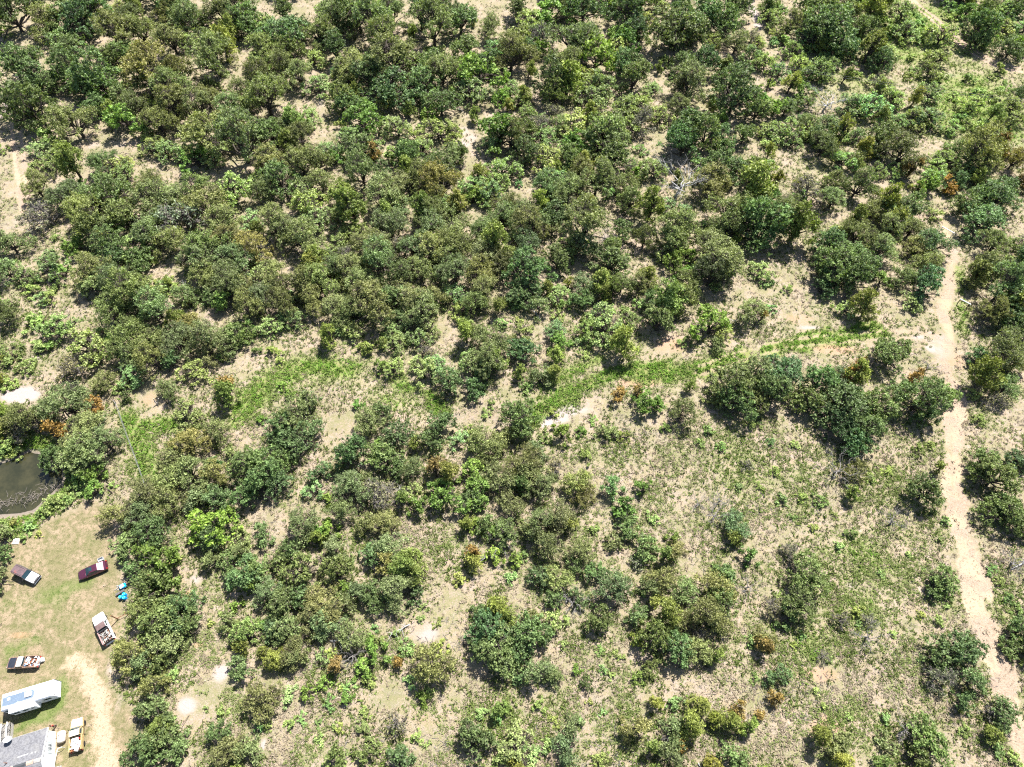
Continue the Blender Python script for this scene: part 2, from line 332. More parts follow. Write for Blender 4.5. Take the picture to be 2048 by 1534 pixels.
# ================================================================== TREES
TILES = {
(0, 0): """o 60 70 110,s 30 180 55,e 260 120 85,o 400 60 100,o 550 60 90,o 480 140 80,m 390 235 75,o 385 305 72,o 150 370 105,o 285 500 60,o 200 440 85,o 120 590 105,o 220 650 105,e 420 690 115,o 400 410 80,o 560 450 110,o 480 500 80,e 690 195 105,e 820 180 85,e 620 310 70,o 720 320 65,e 860 380 115,e 880 470 80,o 720 560 80,e 800 600 80,e 1000 220 85,e 1120 90 80,e 960 60 80,e 1290 60 90,o 1020 30 80,m 1080 190 60,m 1120 250 50,j 1290 240 85,j 1220 225 50,e 1255 330 110,j 1330 130 65,o 1460 90 95,e 1400 30 80,m 1540 130 50,o 1660 70 65,m 1560 250 65,o 1650 200 100,e 1520 310 80,m 1530 390 75,o 1740 140 70,e 1850 170 80,m 1920 60 70,e 1960 110 80,o 1690 290 70,m 1830 330 60,m 1900 240 50,o 1960 290 70,e 1650 400 80,e 1750 410 80,m 1860 490 70,e 2000 400 60,e 1060 420 75,e 1010 520 100,e 1500 470 90,e 1420 530 80,e 1550 560 105,e 1330 600 80,m 1380 620 60,e 1000 610 95,e 1150 620 90,e 1210 570 60,o 1220 510 50,j 1690 670 75,m 1800 680 60,e 1690 740 70,e 1760 790 80,o 2000 590 70,m 2030 640 50,j 620 650 60,g 740 690 85,m 840 730 70,e 930 710 80,e 1190 780 110,e 1400 830 125,e 1350 720 80,j 1690 830 65,o 1600 790 80,e 1480 770 70,g 1140 920 72,m 1270 880 70,m 960 880 70,m 900 850 60,e 1590 930 80,o 1640 1040 88,e 1760 950 80,e 1850 920 75,m 1940 870 70,e 1880 1060 60,m 210 870 55,m 330 920 75,s 250 800 65,m 500 770 60,j 410 950 85,s 210 970 50,e 600 930 75,m 680 960 60,e 195 1080 75,x 270 1250 85,e 400 1130 95,m 720 1010 65,e 840 1050 70,o 640 1120 105,o 560 1160 80,e 880 1150 105,e 1020 1150 90,e 1150 1110 80,e 1200 1190 95,m 1370 1110 95,e 1540 1110 65,m 1460 1270 60,m 1780 1110 80,m 1810 1200 85,m 1860 1280 80,o 740 1230 95,e 480 1270 105,e 560 1340 95,x 1070 1260 105,e 900 1330 95,e 1290 1280 85,e 1330 1370 85,e 1590 1300 85,e 1660 1350 80,e 1760 1400 95,m 800 1450 78,o 640 1440 95,e 980 1400 80,e 1230 1450 105,e 1460 1450 90,e 1130 1500 70,j 1850 1490 80,e 40 1400 90,e 2000 1250 60,m 1980 1400 60,j 1980 1150 78,s 10 870 35,o 540 620 60,o 330 190 50,e 760 80 70""",
(680, 0): """e 100 60 110,o 60 130 60,m 240 40 60,e 200 150 110,o 470 80 85,o 700 90 90,e 540 150 105,o 640 30 65,e 870 140 60,m 1130 110 85,g 1240 60 85,o 1050 20 70,o 1430 30 95,o 1340 20 70,e 1360 180 115,e 1430 230 85,m 1040 200 95,x 1185 210 65,o 1680 70 85,g 1650 160 65,o 1730 140 70,g 1700 220 65,o 1960 150 120,o 2010 60 70,m 1850 20 50,e 235 260 100,e 290 330 125,o 300 480 115,o 180 430 95,e 80 360 90,m 170 350 50,j 260 250 60,o 540 350 88,m 440 350 75,e 600 400 80,o 480 470 88,o 750 260 95,g 820 380 115,o 880 330 70,e 1000 300 100,o 1050 340 80,m 940 270 60,m 800 510 95,o 1110 270 60,j 1330 430 95,o 1240 480 88,m 1420 450 60,g 1510 320 100,e 1330 350 75,o 1640 370 65,e 1280 340 60,o 1720 440 85,o 1700 370 60,s 1920 340 42,e 2020 450 60,s 1960 440 32,m 1830 510 48,g 950 560 55,j 1090 540 45,m 1000 510 55,o 590 590 85,j 400 630 48,m 1450 500 75,m 1540 490 80,o 1240 550 65,o 60 600 70,g 140 680 95,m 340 740 75,m 570 750 92,j 810 660 42,m 1480 570 75,j 1470 640 50,m 130 610 45,m 60 790 60,o 120 850 80,m 200 850 60,r 180 890 48,g 930 760 105,o 1080 760 60,e 1000 790 80,m 1190 780 70,m 1370 700 80,e 1280 720 55,o 1540 750 105,o 1480 800 60,g 1370 830 60,m 1500 860 60,x 1180 700 60,m 1680 620 85,m 1740 590 85,e 1980 600 60,x 1760 700 75,m 1700 740 70,m 1880 660 70,o 1080 890 78,m 1200 920 85,o 1340 930 68,j 1440 960 60,o 1600 900 105,m 960 980 80,g 2000 830 78,o 1340 990 42,m 1850 990 75,e 660 920 80,j 690 900 55,e 520 970 80,j 800 990 60,e 440 1010 80,o 420 900 75,m 350 900 68,m 480 850 60,e 600 1060 95,e 350 1080 80,j 380 1000 58,d 580 1010 60,e 130 1010 88,e 230 1120 98,o 240 970 50,j 70 1180 105,m 780 1070 60,m 900 1060 70,m 870 1120 75,g 780 1150 48,e 560 1120 70,j 700 1170 60,e 960 1180 70,e 1190 1090 80,e 1340 1110 85,e 1430 1010 80,e 1500 1050 88,x 1340 1180 60,m 1590 1120 40,j 1460 1190 58,j 1170 1190 58,e 1680 1060 60,o 1710 1170 68,j 1830 1190 88,d 1975 1085 105,e 1440 1310 115,o 1240 1230 85,e 1050 1230 80,e 1110 1330 95,o 1180 1310 70,e 950 1250 80,j 440 1220 78,o 640 1230 60,e 500 1270 80,m 320 1200 58,e 300 1310 98,j 280 1250 58,m 70 1370 68,e 180 1420 95,e 240 1470 80,e 500 1340 88,e 440 1430 88,e 700 1340 95,e 660 1440 88,e 860 1330 80,j 900 1400 88,e 830 1480 88,e 560 1480 80,x 380 1440 60,e 1060 1440 88,j 980 1480 60,o 1640 1320 60,e 1440 1420 80,m 1340 1430 58,d 1560 1400 60,o 1600 1480 78,j 1620 1430 40,e 1780 1390 60,e 1950 1320 105,e 1960 1400 80,m 1920 1470 58,g 2030 1490 42,x 1240 640 50,e 300 90 70""",
(1348, 0): """o 60 110 105,o 290 90 95,o 350 30 78,o 190 60 78,m 560 80 65,e 680 130 58,m 620 60 48,o 780 30 58,o 900 60 95,o 950 140 125,o 840 200 85,o 1000 230 80,g 840 250 62,o 1045 50 50,m 240 220 48,e 370 230 66,x 460 200 42,m 490 230 40,m 690 280 48,m 640 175 48,s 580 240 40,o 80 330 78,o 180 360 68,j 290 360 58,j 1150 270 72,m 1260 290 60,o 1220 360 58,m 1030 300 40,s 960 290 55,m 450 320 58,m 540 350 58,e 90 460 95,o 360 540 112,o 340 460 78,j 690 470 56,g 760 510 55,m 860 390 75,m 760 370 58,m 930 370 48,m 880 430 58,j 1000 440 38,s 1050 430 40,m 620 410 48,g 490 560 56,o 490 640 60,g 600 610 56,e 660 620 50,m 780 590 48,d 890 595 75,e 30 600 58,m 280 650 40,o 100 740 105,o 60 830 88,o 190 790 88,o 280 770 70,o 300 850 50,o 410 790 58,m 540 740 48,m 650 760 68,m 690 820 48,j 560 880 38,e 900 740 78,e 880 840 70,j 1000 790 68,e 800 720 50,j 1120 850 50,o 1210 780 78,m 1160 620 78,m 1040 600 68,j 1230 660 48,m 1300 560 58,j 1420 560 48,j 1210 500 38,m 1510 540 58,m 1500 680 70,m 1410 680 60,e 1350 870 100,r 1400 970 60,m 990 930 68,j 1090 950 40,e 1080 900 40,o 1790 160 85,j 1830 100 60,o 1780 220 58,s 1680 230 42,m 1580 190 75,s 1640 120 50,m 1560 320 58,s 1530 80 48,m 1350 60 58,s 1430 110 48,m 1530 30 58,s 1620 40 50,o 2010 60 60,m 1950 150 58,m 1920 60 58,o 1990 260 68,x 1980 110 48,s 1450 190 48,e 1870 20 42,j 1880 640 50,m 1760 600 58,m 1640 740 50,s 1900 560 55,m 2010 680 58,s 1950 500 48,o 2030 540 42,s 1780 540 48,e 1780 860 112,r 1865 860 70,e 1700 880 60,m 1600 870 42,m 1540 950 58,m 1530 1040 58,g 1480 1060 52,r 1610 1070 52,o 1690 1060 50,j 1790 1030 48,o 1960 880 35,m 1920 800 50,r 2020 1060 48,e 2000 930 58,o 270 970 88,o 370 970 78,o 460 1010 78,e 200 1030 98,j 480 1090 120,e 320 1200 105,e 330 1290 88,m 200 1310 40,o 520 1280 125,o 500 1380 88,j 740 1290 112,e 680 1200 78,x 800 1110 80,e 960 1060 60,e 940 1160 68,e 1080 1080 78,m 760 1050 40,e 260 1440 105,e 40 1290 60,j 1220 1160 78,o 1350 1210 95,e 1180 1220 60,j 1070 1270 68,e 1080 1370 78,e 1250 1330 78,j 1300 1300 68,m 960 1360 50,o 920 1440 85,o 990 1480 68,e 1200 1450 70,e 1400 1330 60,e 1550 1420 85,e 1430 1440 60,o 1800 1250 105,o 1920 1140 95,o 1700 1180 60,o 1820 1160 60,m 1530 1240 40,o 1960 1080 58,e 1890 1430 78,m 2010 1440 58,g 1300 170 40,s 1240 130 45,s 1180 80 45,s 1320 230 40,s 1400 330 35,s 1560 440 45,s 1720 460 40,s 1850 330 40,s 1900 400 45,s 1980 350 35,s 1640 560 40,s 1700 690 45,s 1820 720 45,m 1980 600 55,o 1110 140 60""",
(0, 500): """e 500 120 98,e 660 130 98,e 630 60 78,o 800 40 70,e 780 250 115,e 560 200 78,e 650 370 115,e 830 310 80,e 930 340 98,j 1020 390 66,s 980 160 26,s 920 210 48,s 1020 240 40,m 300 90 80,s 190 240 48,s 330 220 40,e 30 350 70,s 200 420 68,m 360 440 95,s 250 560 58,s 60 600 68,s 150 690 58,s 40 780 55,e 30 120 60,m 130 150 58,s 200 180 25,m 500 560 115,x 420 680 80,e 760 520 98,e 870 560 88,e 1040 520 95,o 1010 630 58,e 900 650 88,e 760 620 78,e 1190 530 105,e 1230 590 68,o 1390 480 78,m 1350 570 58,s 1280 620 48,e 1170 160 78,e 1310 170 98,e 1360 70 88,e 1200 60 88,e 1350 240 78,e 1420 200 66,j 1290 290 58,e 1440 330 78,o 1230 270 48,e 1550 250 78,e 1600 140 78,m 1520 120 58,e 1720 170 98,j 1800 60 78,e 1880 200 95,e 1660 300 78,e 1800 280 78,m 1590 430 75,m 1730 400 58,m 1980 430 58,j 1950 510 66,e 1970 350 75,o 2010 130 58,e 1960 70 78,m 760 740 70,s 720 800 50,o 740 860 32,e 620 760 68,e 980 820 66,m 1130 710 70,r 1330 770 70,j 1310 830 85,e 390 910 115,r 540 920 75,e 180 970 98,x 130 1030 78,r 310 1090 75,e 500 1080 125,o 560 1020 68,e 620 1130 95,e 460 1170 112,o 300 1220 68,s 50 1130 58,s 90 1180 40,e 60 1030 58,m 1090 950 88,e 1280 1060 68,e 1100 1130 88,o 1720 950 112,o 1640 1030 88,o 1760 1080 98,o 1800 890 58,o 1680 1130 78,e 1010 1220 78,e 980 1330 88,e 1100 1300 88,e 1250 1290 78,m 1360 1200 58,g 1250 1250 48,o 1450 1260 98,o 1560 1230 88,o 1640 1220 70,o 1530 1330 105,o 1620 1380 70,o 1860 1290 58,m 1850 1400 58,o 1180 1380 78,o 1290 1430 88,o 1400 1460 78,e 1000 1440 88,e 1130 1460 60,e 800 1440 95,g 530 1340 66,s 450 1400 50,o 400 1320 38,s 400 1465 40,s 290 1480 60,g 540 1410 52,s 660 1370 26,s 1590 600 45,s 1640 640 38,s 1500 600 35,e 1080 260 60,e 1100 430 70""",
(680, 500): """e 60 110 95,e 250 60 95,e 130 200 95,e 200 300 112,o 310 270 85,e 420 250 105,e 490 330 95,e 540 270 68,x 60 30 55,e 350 130 88,e 480 100 78,e 680 120 88,e 800 130 78,e 640 50 70,e 920 60 70,o 1080 130 105,e 850 230 78,o 1100 250 85,j 930 330 48,e 790 310 68,m 690 270 66,m 710 350 55,m 130 370 48,e 330 390 66,e 60 330 78,j 1210 220 48,m 1270 270 58,s 1270 370 48,e 1165 330 50,o 1270 50 75,j 1540 170 78,e 1450 200 68,o 1590 80 85,j 1600 250 58,e 1650 200 58,o 1400 290 58,j 1340 180 32,e 1760 200 58,j 1890 240 105,o 1830 290 58,e 2000 180 68,g 1960 60 55,j 1800 140 60,g 2030 130 42,j 1970 310 55,j 740 480 78,e 870 540 95,e 830 640 95,j 930 620 66,m 750 660 75,o 860 700 60,s 960 430 48,m 1080 490 66,m 1260 480 58,o 1090 580 75,g 1290 540 62,j 1280 610 60,m 1440 450 68,m 1550 410 120,j 1690 520 92,m 1700 410 60,o 1860 420 85,s 2020 540 40,j 1060 700 46,e 1170 740 58,j 1240 720 58,s 1080 790 40,o 1050 720 34,o 770 810 58,m 80 480 58,m 300 470 58,m 520 450 58,m 450 520 68,m 320 540 66,j 250 550 40,s 170 570 58,m 310 690 60,m 490 690 85,o 620 760 75,m 560 660 60,x 480 590 45,e 180 980 78,o 240 950 58,o 330 1060 78,o 590 1000 78,m 690 1100 58,s 760 1060 48,j 440 1120 50,o 520 1130 58,o 1060 980 98,e 960 1070 58,o 1070 1060 58,e 840 1130 88,e 900 1180 68,o 50 1180 98,o 270 1210 88,o 320 1260 66,e 400 1290 60,r 560 1290 75,j 640 1300 78,g 780 1300 68,g 640 1420 95,g 830 1400 85,o 780 1440 58,e 930 1320 88,e 1060 1230 95,e 1150 1190 58,e 1120 1290 85,j 1050 1370 68,e 1180 1380 78,x 200 1400 95,e 80 1400 95,e 120 1330 60,j 370 1450 58,g 470 1490 58,m 400 1410 48,e 1000 1470 78,d 340 1465 55,x 1250 1270 50,e 1390 1350 78,e 1440 1420 58,s 1440 1210 42,g 1660 1480 62,e 1590 1380 58,g 1780 1390 48,g 1300 1080 56,m 1560 1060 58,s 1200 1090 42,r 1620 850 55,g 1800 890 75,r 1740 840 45,e 1980 960 66,s 1660 1100 42,s 1250 940 32,s 880 890 25,s 1090 830 25,s 860 940 35,s 1420 600 40,s 1480 1000 28,s 1900 1050 34""",
(1348, 500): """e 290 80 120,e 220 150 85,m 520 120 60,s 530 185 45,o 160 100 42,j 50 240 85,e 130 240 42,s 240 220 42,s 660 240 32,e 450 360 75,r 520 400 40,s 570 350 32,g 220 440 100,m 280 500 60,o 240 560 42,o 950 70 105,o 1080 50 78,o 1060 160 88,o 960 160 70,o 880 110 66,o 1160 80 58,g 1210 180 50,e 1340 150 58,o 1470 190 95,m 1380 300 55,j 1150 310 78,m 1000 350 48,o 870 230 48,e 1500 60 78,j 1790 110 85,e 1880 60 66,m 1980 80 68,e 1930 220 112,j 2010 300 95,e 1850 350 75,o 1960 380 75,o 1870 130 58,o 340 800 112,o 460 720 100,o 620 700 112,o 560 820 95,o 380 890 95,o 500 890 70,m 220 880 48,e 270 850 60,j 100 800 38,e 40 950 75,s 460 1030 40,r 1030 680 85,j 1100 730 85,e 990 740 60,o 1280 620 98,o 1345 560 42,r 1400 720 55,o 850 780 95,o 800 890 78,o 1020 930 140,o 1040 850 80,o 1200 930 112,o 960 1020 95,o 1150 1050 95,o 1050 1100 78,o 1440 880 118,o 1560 850 70,o 1480 960 68,o 1320 800 50,d 1490 690 50,e 1900 600 120,j 1850 700 95,o 1790 620 58,r 1780 720 50,e 1990 660 70,e 1960 790 75,s 1740 840 42,x 1880 880 55,s 1780 1000 42,o 1830 1220 75,o 1890 1330 105,o 2015 1230 58,o 1790 1300 50,o 1480 1420 92,j 1560 1280 36,d 960 1280 80,e 1080 1290 58,j 1040 1410 48,x 430 1255 34,d 260 1460 48,d 140 1480 40,s 640 1470 36,s 850 1465 42,o 1900 1480 58,s 150 1130 30,s 270 1160 34,s 560 1130 28,s 700 1140 30,s 380 1390 30,s 500 1380 28,s 590 1300 30,s 1430 1180 40,s 1500 1150 30,s 1250 1290 34,s 1150 1340 30""",
(200, 1010): """e 220 60 78,e 100 60 75,o 130 220 75,o 285 175 100,g 310 360 120,o 320 460 100,o 200 390 60,o 370 640 125,o 470 600 100,e 250 640 85,e 380 760 100,o 500 690 78,e 160 880 95,e 240 940 70,o 345 920 58,e 320 1050 68,o 320 1170 88,j 340 1270 75,o 330 1350 95,o 260 1450 88,o 420 1420 75,g 650 120 112,o 680 190 75,m 810 190 58,o 960 160 58,e 820 260 50,e 660 310 58,o 740 360 68,e 1200 110 78,j 1260 180 58,g 1330 150 58,m 1180 210 50,o 1110 250 58,e 1370 260 68,s 1460 330 42,o 830 410 95,o 930 360 78,g 900 460 66,o 1060 320 58,m 1180 380 112,o 1380 400 85,e 980 530 78,e 1300 590 105,o 1080 580 85,e 1400 600 70,e 1230 650 85,o 1180 520 70,e 1330 690 78,e 1470 760 82,o 1590 280 58,e 1700 230 78,j 1820 290 78,e 1680 330 68,j 1750 380 95,j 1850 400 85,e 1740 500 105,o 1580 500 85,e 1500 500 58,o 1830 530 42,e 1650 110 78,e 1560 130 58,e 1400 40 68,o 850 760 78,o 1010 710 58,o 1080 760 85,j 820 820 58,e 1120 860 78,o 830 940 66,j 940 870 42,j 1030 900 68,e 1160 890 58,o 730 680 48,m 1300 890 42,e 940 1100 105,m 1100 1110 48,g 1600 880 75,g 1550 960 55,r 1410 940 62,r 1740 920 38,d 1480 880 60,s 1640 800 42,s 1350 860 32,s 1610 720 24,s 1740 750 32,s 1790 830 45,s 1760 880 38,s 1450 1070 42,s 1340 1160 38,o 690 1345 58,s 1110 1290 40,s 1280 1275 24,s 1180 1250 34,e 740 1440 85,e 840 1450 70,s 1540 1310 50,x 1740 1270 55,s 1850 1360 38,o 1400 1470 75,o 1560 1430 58,o 1750 1510 75,s 710 1200 36,s 615 1190 18,s 430 1000 42,s 700 630 18,s 640 690 24,s 1570 1020 45,s 1280 1360 24,s 1290 1400 22,s 1360 1290 22,s 1390 1310 34""",
(800, 1010): """j 380 110 50,g 440 130 45,o 490 120 58,g 560 160 48,r 450 270 60,j 420 320 70,g 540 290 45,o 640 170 75,g 660 310 48,d 590 235 70,s 720 300 36,e 820 100 85,e 930 60 85,e 880 230 78,j 980 100 55,e 760 150 66,e 1050 290 78,o 1140 400 58,o 1030 360 55,o 820 420 58,e 930 420 78,e 1240 490 95,o 900 550 55,d 1010 570 68,o 1050 530 48,s 650 420 40,o 1160 680 75,o 1420 250 66,o 1330 140 66,o 1260 210 45,j 1560 290 56,e 1620 270 50,s 1480 80 42,o 1310 60 50,j 560 600 85,o 540 700 112,o 600 800 140,o 720 750 105,o 470 650 58,j 660 640 68,o 500 840 85,o 700 850 78,o 780 650 48,m 900 700 66,e 180 940 105,s 240 830 48,s 220 690 30,s 70 1020 42,e 820 980 75,o 720 1000 42,e 900 1000 50,o 1090 1040 34,e 1530 440 75,e 1450 480 60,o 1400 640 58,j 1560 640 95,j 1490 570 48,e 1680 520 78,e 1770 660 112,e 1840 480 90,o 1890 580 85,o 1880 420 58,o 1480 780 95,g 1390 780 38,o 1590 820 95,e 1740 860 85,j 1850 880 58,o 1490 940 52,x 1760 780 58,x 1400 340 42,j 580 1200 58,s 640 1170 45,s 480 1220 48,e 1010 1290 55,s 900 1260 34,s 820 1160 42,o 430 1370 95,m 680 1430 100,m 790 1450 60,e 990 1440 75,s 870 1400 40,s 580 1490 45,s 90 1360 32,e 1370 1300 75,j 1490 1150 46,s 1610 1160 48,j 1740 1200 72,j 1700 1290 85,j 1850 1250 50,j 1480 1420 58,r 1610 1390 55,e 1580 1470 68,j 1830 1520 60,s 1180 1500 48,s 1240 1000 24,s 1190 970 28,d 1560 1350 40,s 350 440 40,s 960 820 30,s 1170 850 28,s 1050 1260 26,s 1190 1215 22,s 440 1330 26,s 150 1400 28""",
(1348, 1010): """e 370 110 75,j 350 190 52,d 240 60 66,g 430 290 52,o 770 410 105,o 720 550 105,o 690 620 66,x 590 600 60,d 430 480 60,x 680 290 55,d 1290 100 60,e 550 770 60,r 560 810 68,s 460 800 42,o 600 985 56,r 610 1110 55,r 500 1225 38,r 370 1190 62,x 980 680 50,d 1140 760 75,x 1140 670 42,s 1040 160 40,s 960 235 32,s 1070 625 42,o 290 570 60,o 310 410 55,j 860 1350 75,e 960 1390 80,j 1000 1490 90,o 1520 1420 112,o 1430 1480 70,m 1240 1400 52,d 1340 1330 78,s 1225 1240 32,s 1020 1240 30,j 1220 1510 55,o 1570 410 88,o 1530 480 60,o 1660 860 95,o 1550 870 75,x 1540 1010 75,e 1740 1030 66,o 1680 1150 58,o 1920 1180 85,x 1850 1210 50,j 1870 1340 56,o 2010 740 78,o 1990 830 60,o 1970 60 105,o 1890 30 58,o 2030 140 58,d 2010 330 78,s 1560 200 24,s 1530 680 34,s 1590 90 30,j 330 1270 75,j 440 1290 55,s 1980 1480 45,s 1890 1430 40,s 1700 1320 40,s 700 825 22,s 905 905 20,s 1590 600 24,s 820 130 30,s 940 60 26,s 1210 400 26,s 1370 280 24,s 1440 650 28,s 1860 380 34,s 1900 450 34,s 1960 550 34,s 2010 620 40,s 1280 760 26,s 1080 700 24,s 830 1080 24,s 880 1190 24,e 30 1340 70,o 360 1490 75,x 870 880 34""",
(0, 1050): """e 8 70 60,o 0 190 50,e -20 330 70,s 60 60 40,s 150 70 36,s 190 20 34,s 250 60 28,s 60 -460 40,s 300 -455 42,s 440 -380 44,s 470 -290 44,s 380 -160 46,s 270 -80 40,s 95 -15 36,s 190 -8 36,s 20 -20 40,s 0 -470 45""",
}
# kind: height/R, leaf area index, leaf half length, half width, lobes, colour, name, category, words
KIND = {
 'o': dict(hr=1.5, lai=3.3, l=.165, w=.105, lob=10, col=(.125, .172, .060), name='oak_tree', cat='oak tree', words='dark green oak with a dense clumped crown', tr=.45, tcol='bark'),
 'e': dict(hr=1.65, lai=2.6, l=.15, w=.07, lob=9, col=(.186, .208, .080), name='elm_tree', cat='elm tree', words='olive green fine-leaved elm', tr=.5, tcol='bark'),
 'm': dict(hr=1.15, lai=2.1, l=.15, w=.09, lob=8, col=(.275, .335, .130), name='mesquite_tree', cat='mesquite', words='pale green airy mesquite', tr=.55, tcol='bark'),
 'j': dict(hr=2.0, lai=3.2, l=.18, w=.065, lob=7, col=(.182, .212, .050), name='juniper_tree', cat='juniper', words='yellowish green upright juniper', tr=.4, tcol='bark'),
 'g': dict(hr=1.35, lai=3.3, l=.18, w=.12, lob=7, col=(.165, .245, .052), name='hackberry_tree', cat='hackberry', words='bright green leafy hackberry', tr=.5, tcol='bark'),
 'r': dict(hr=1.7, lai=2.2, l=.18, w=.07, lob=6, col=(.225, .150, .045), name='browned_juniper', cat='juniper', words='rusty brown dying juniper', tr=.35, tcol='bark'),
 'x': dict(hr=1.4, lai=.8, l=.16, w=.07, lob=7, col=(.185, .19, .10), name='thinning_tree', cat='tree', words='grey half-bare tree', tr=.4, tcol='grey'),
 'd': dict(hr=1.35, lai=0., l=.1, w=.1, lob=7, col=(.3, .3, .3), name='dead_tree', cat='dead tree', words='leafless grey dead tree', tr=0, tcol='dead'),
 's': dict(hr=.95, lai=3.0, l=.13, w=.08, lob=5, col=(.240, .305, .095), name='shrub', cat='shrub', words='low light green shrub', tr=.5, tcol='bark'),
}
def leaf_mat(name, col, tr):
    t = NT(name); oi = t.n('ObjectInfo'); tint = t.attr('tint')
    c = t.mix(1., oi.outputs['Color'], t.mix(tint, tuple(v*.36 for v in col), tuple(v*1.75 for v in col)), 'MULTIPLY')  # random leaf tone, range stretched so pale leaves act as painted highlights
    c = t.mix(t.ramp(t.attr('dry'), .93, 1.02), c, (.15, .125, .05))
    d = t.n('BsdfPrincipled'); t.set(d.inputs['Base Color'], c); d.inputs['Roughness'].default_value = .55; d.inputs['Specular IOR Level'].default_value = .25
    tl = t.n('BsdfTranslucent'); t.set(tl.inputs[0], t.mix(1., c, (1.15, 1.3, .5), 'MULTIPLY'))
    ms = t.n('MixShader'); ms.inputs[0].default_value = tr*.62; t.t.links.new(d.outputs[0], ms.inputs[1]); t.t.links.new(tl.outputs[0], ms.inputs[2]); t.t.links.new(ms.outputs[0], t.out.inputs[0])
    return t.m
def bark_mat(name, a, b):
    t = NT(name); n = t.noise(6., 5, .7, t.obj()); return t.bsdf(t.mix(t.ramp(n, .35, .65), a, b), .95, 0, .1, t.bump(n, .6, .05))
BARK = {'bark': bark_mat('bark', (.04, .033, .028), (.09, .075, .064)), 'grey': bark_mat('grey_bark', (.09, .08, .072), (.16, .145, .13)), 'dead': bark_mat('weathered_wood', (.11, .102, .095), (.24, .225, .21)), 'white': bark_mat('bleached_bark', (.24, .235, .23), (.40, .39, .38))}
LEAF = {k: leaf_mat('leaf_'+v['name'], v['col'], v['tr']) for k, v in KIND.items()}
def unit(n, g):
    v = g.normal(size=(n, 3)); return v/np.linalg.norm(v, axis=1, keepdims=True)
def leaves(C, l, w, g, up=.7, out=None):
    """diamond leaves centred on C"""
    n = len(C); nrm = unit(n, g)+np.array([0, 0, up])
    if out is not None: nrm = nrm+out*.5
    nrm /= np.linalg.norm(nrm, axis=1, keepdims=True)+1e-9
    u = np.cross(nrm, unit(n, g)); u /= np.linalg.norm(u, axis=1, keepdims=True)+1e-9; v = np.cross(nrm, u)
    L = (l*g.uniform(.6, 1.35, n))[:, None]; W = (w*g.uniform(.6, 1.35, n))[:, None]
    V = np.stack([C+u*L, C+v*W, C-u*L, C-v*W], 1).reshape(-1, 3)
    return V, np.arange(4*n).reshape(-1, 4)
def tubes(paths, n=5):
    VV = []; FF = []; off = 0; q = np.arange(n)*2*math.pi/n
    for P, r in paths:
        P = np.asarray(P, float); T = np.gradient(P, axis=0); T /= np.linalg.norm(T, axis=1, keepdims=True)+1e-9
        ref = np.where(np.abs(T[:, 2:3]) > .9, np.array([[1., 0, 0]]), np.array([[0, 0, 1.]])); A = np.cross(T, ref); A /= np.linalg.norm(A, axis=1, keepdims=True)+1e-9; B = np.cross(T, A)
        r = np.asarray(r)[:, None, None]
        ring = P[:, None, :]+r*(A[:, None, :]*np.cos(q)[None, :, None]+B[:, None, :]*np.sin(q)[None, :, None])
        m = len(P); VV.append(ring.reshape(-1, 3)); i = np.arange(m-1)[:, None]*n; k = np.arange(n)[None]
        FF.append(off+np.stack([i+k, i+(k+1) % n, i+n+(k+1) % n, i+n+k], -1).reshape(-1, 4)); off += m*n
    return np.concatenate(VV), np.concatenate(FF)
def branch(a, b, r0, r1, g, wob=.12, m=5):
    a = np.asarray(a, float); b = np.asarray(b, float); t = np.linspace(0, 1, m)[:, None]; d = np.linalg.norm(b-a)
    P = a+(b-a)*t; P[1:-1] += g.normal(size=(m-2, 3))*wob*d*.5; P[:, 2] += (np.sin(t[:, 0]*math.pi)*.10*d)
    return P, np.linspace(r0, r1, m)
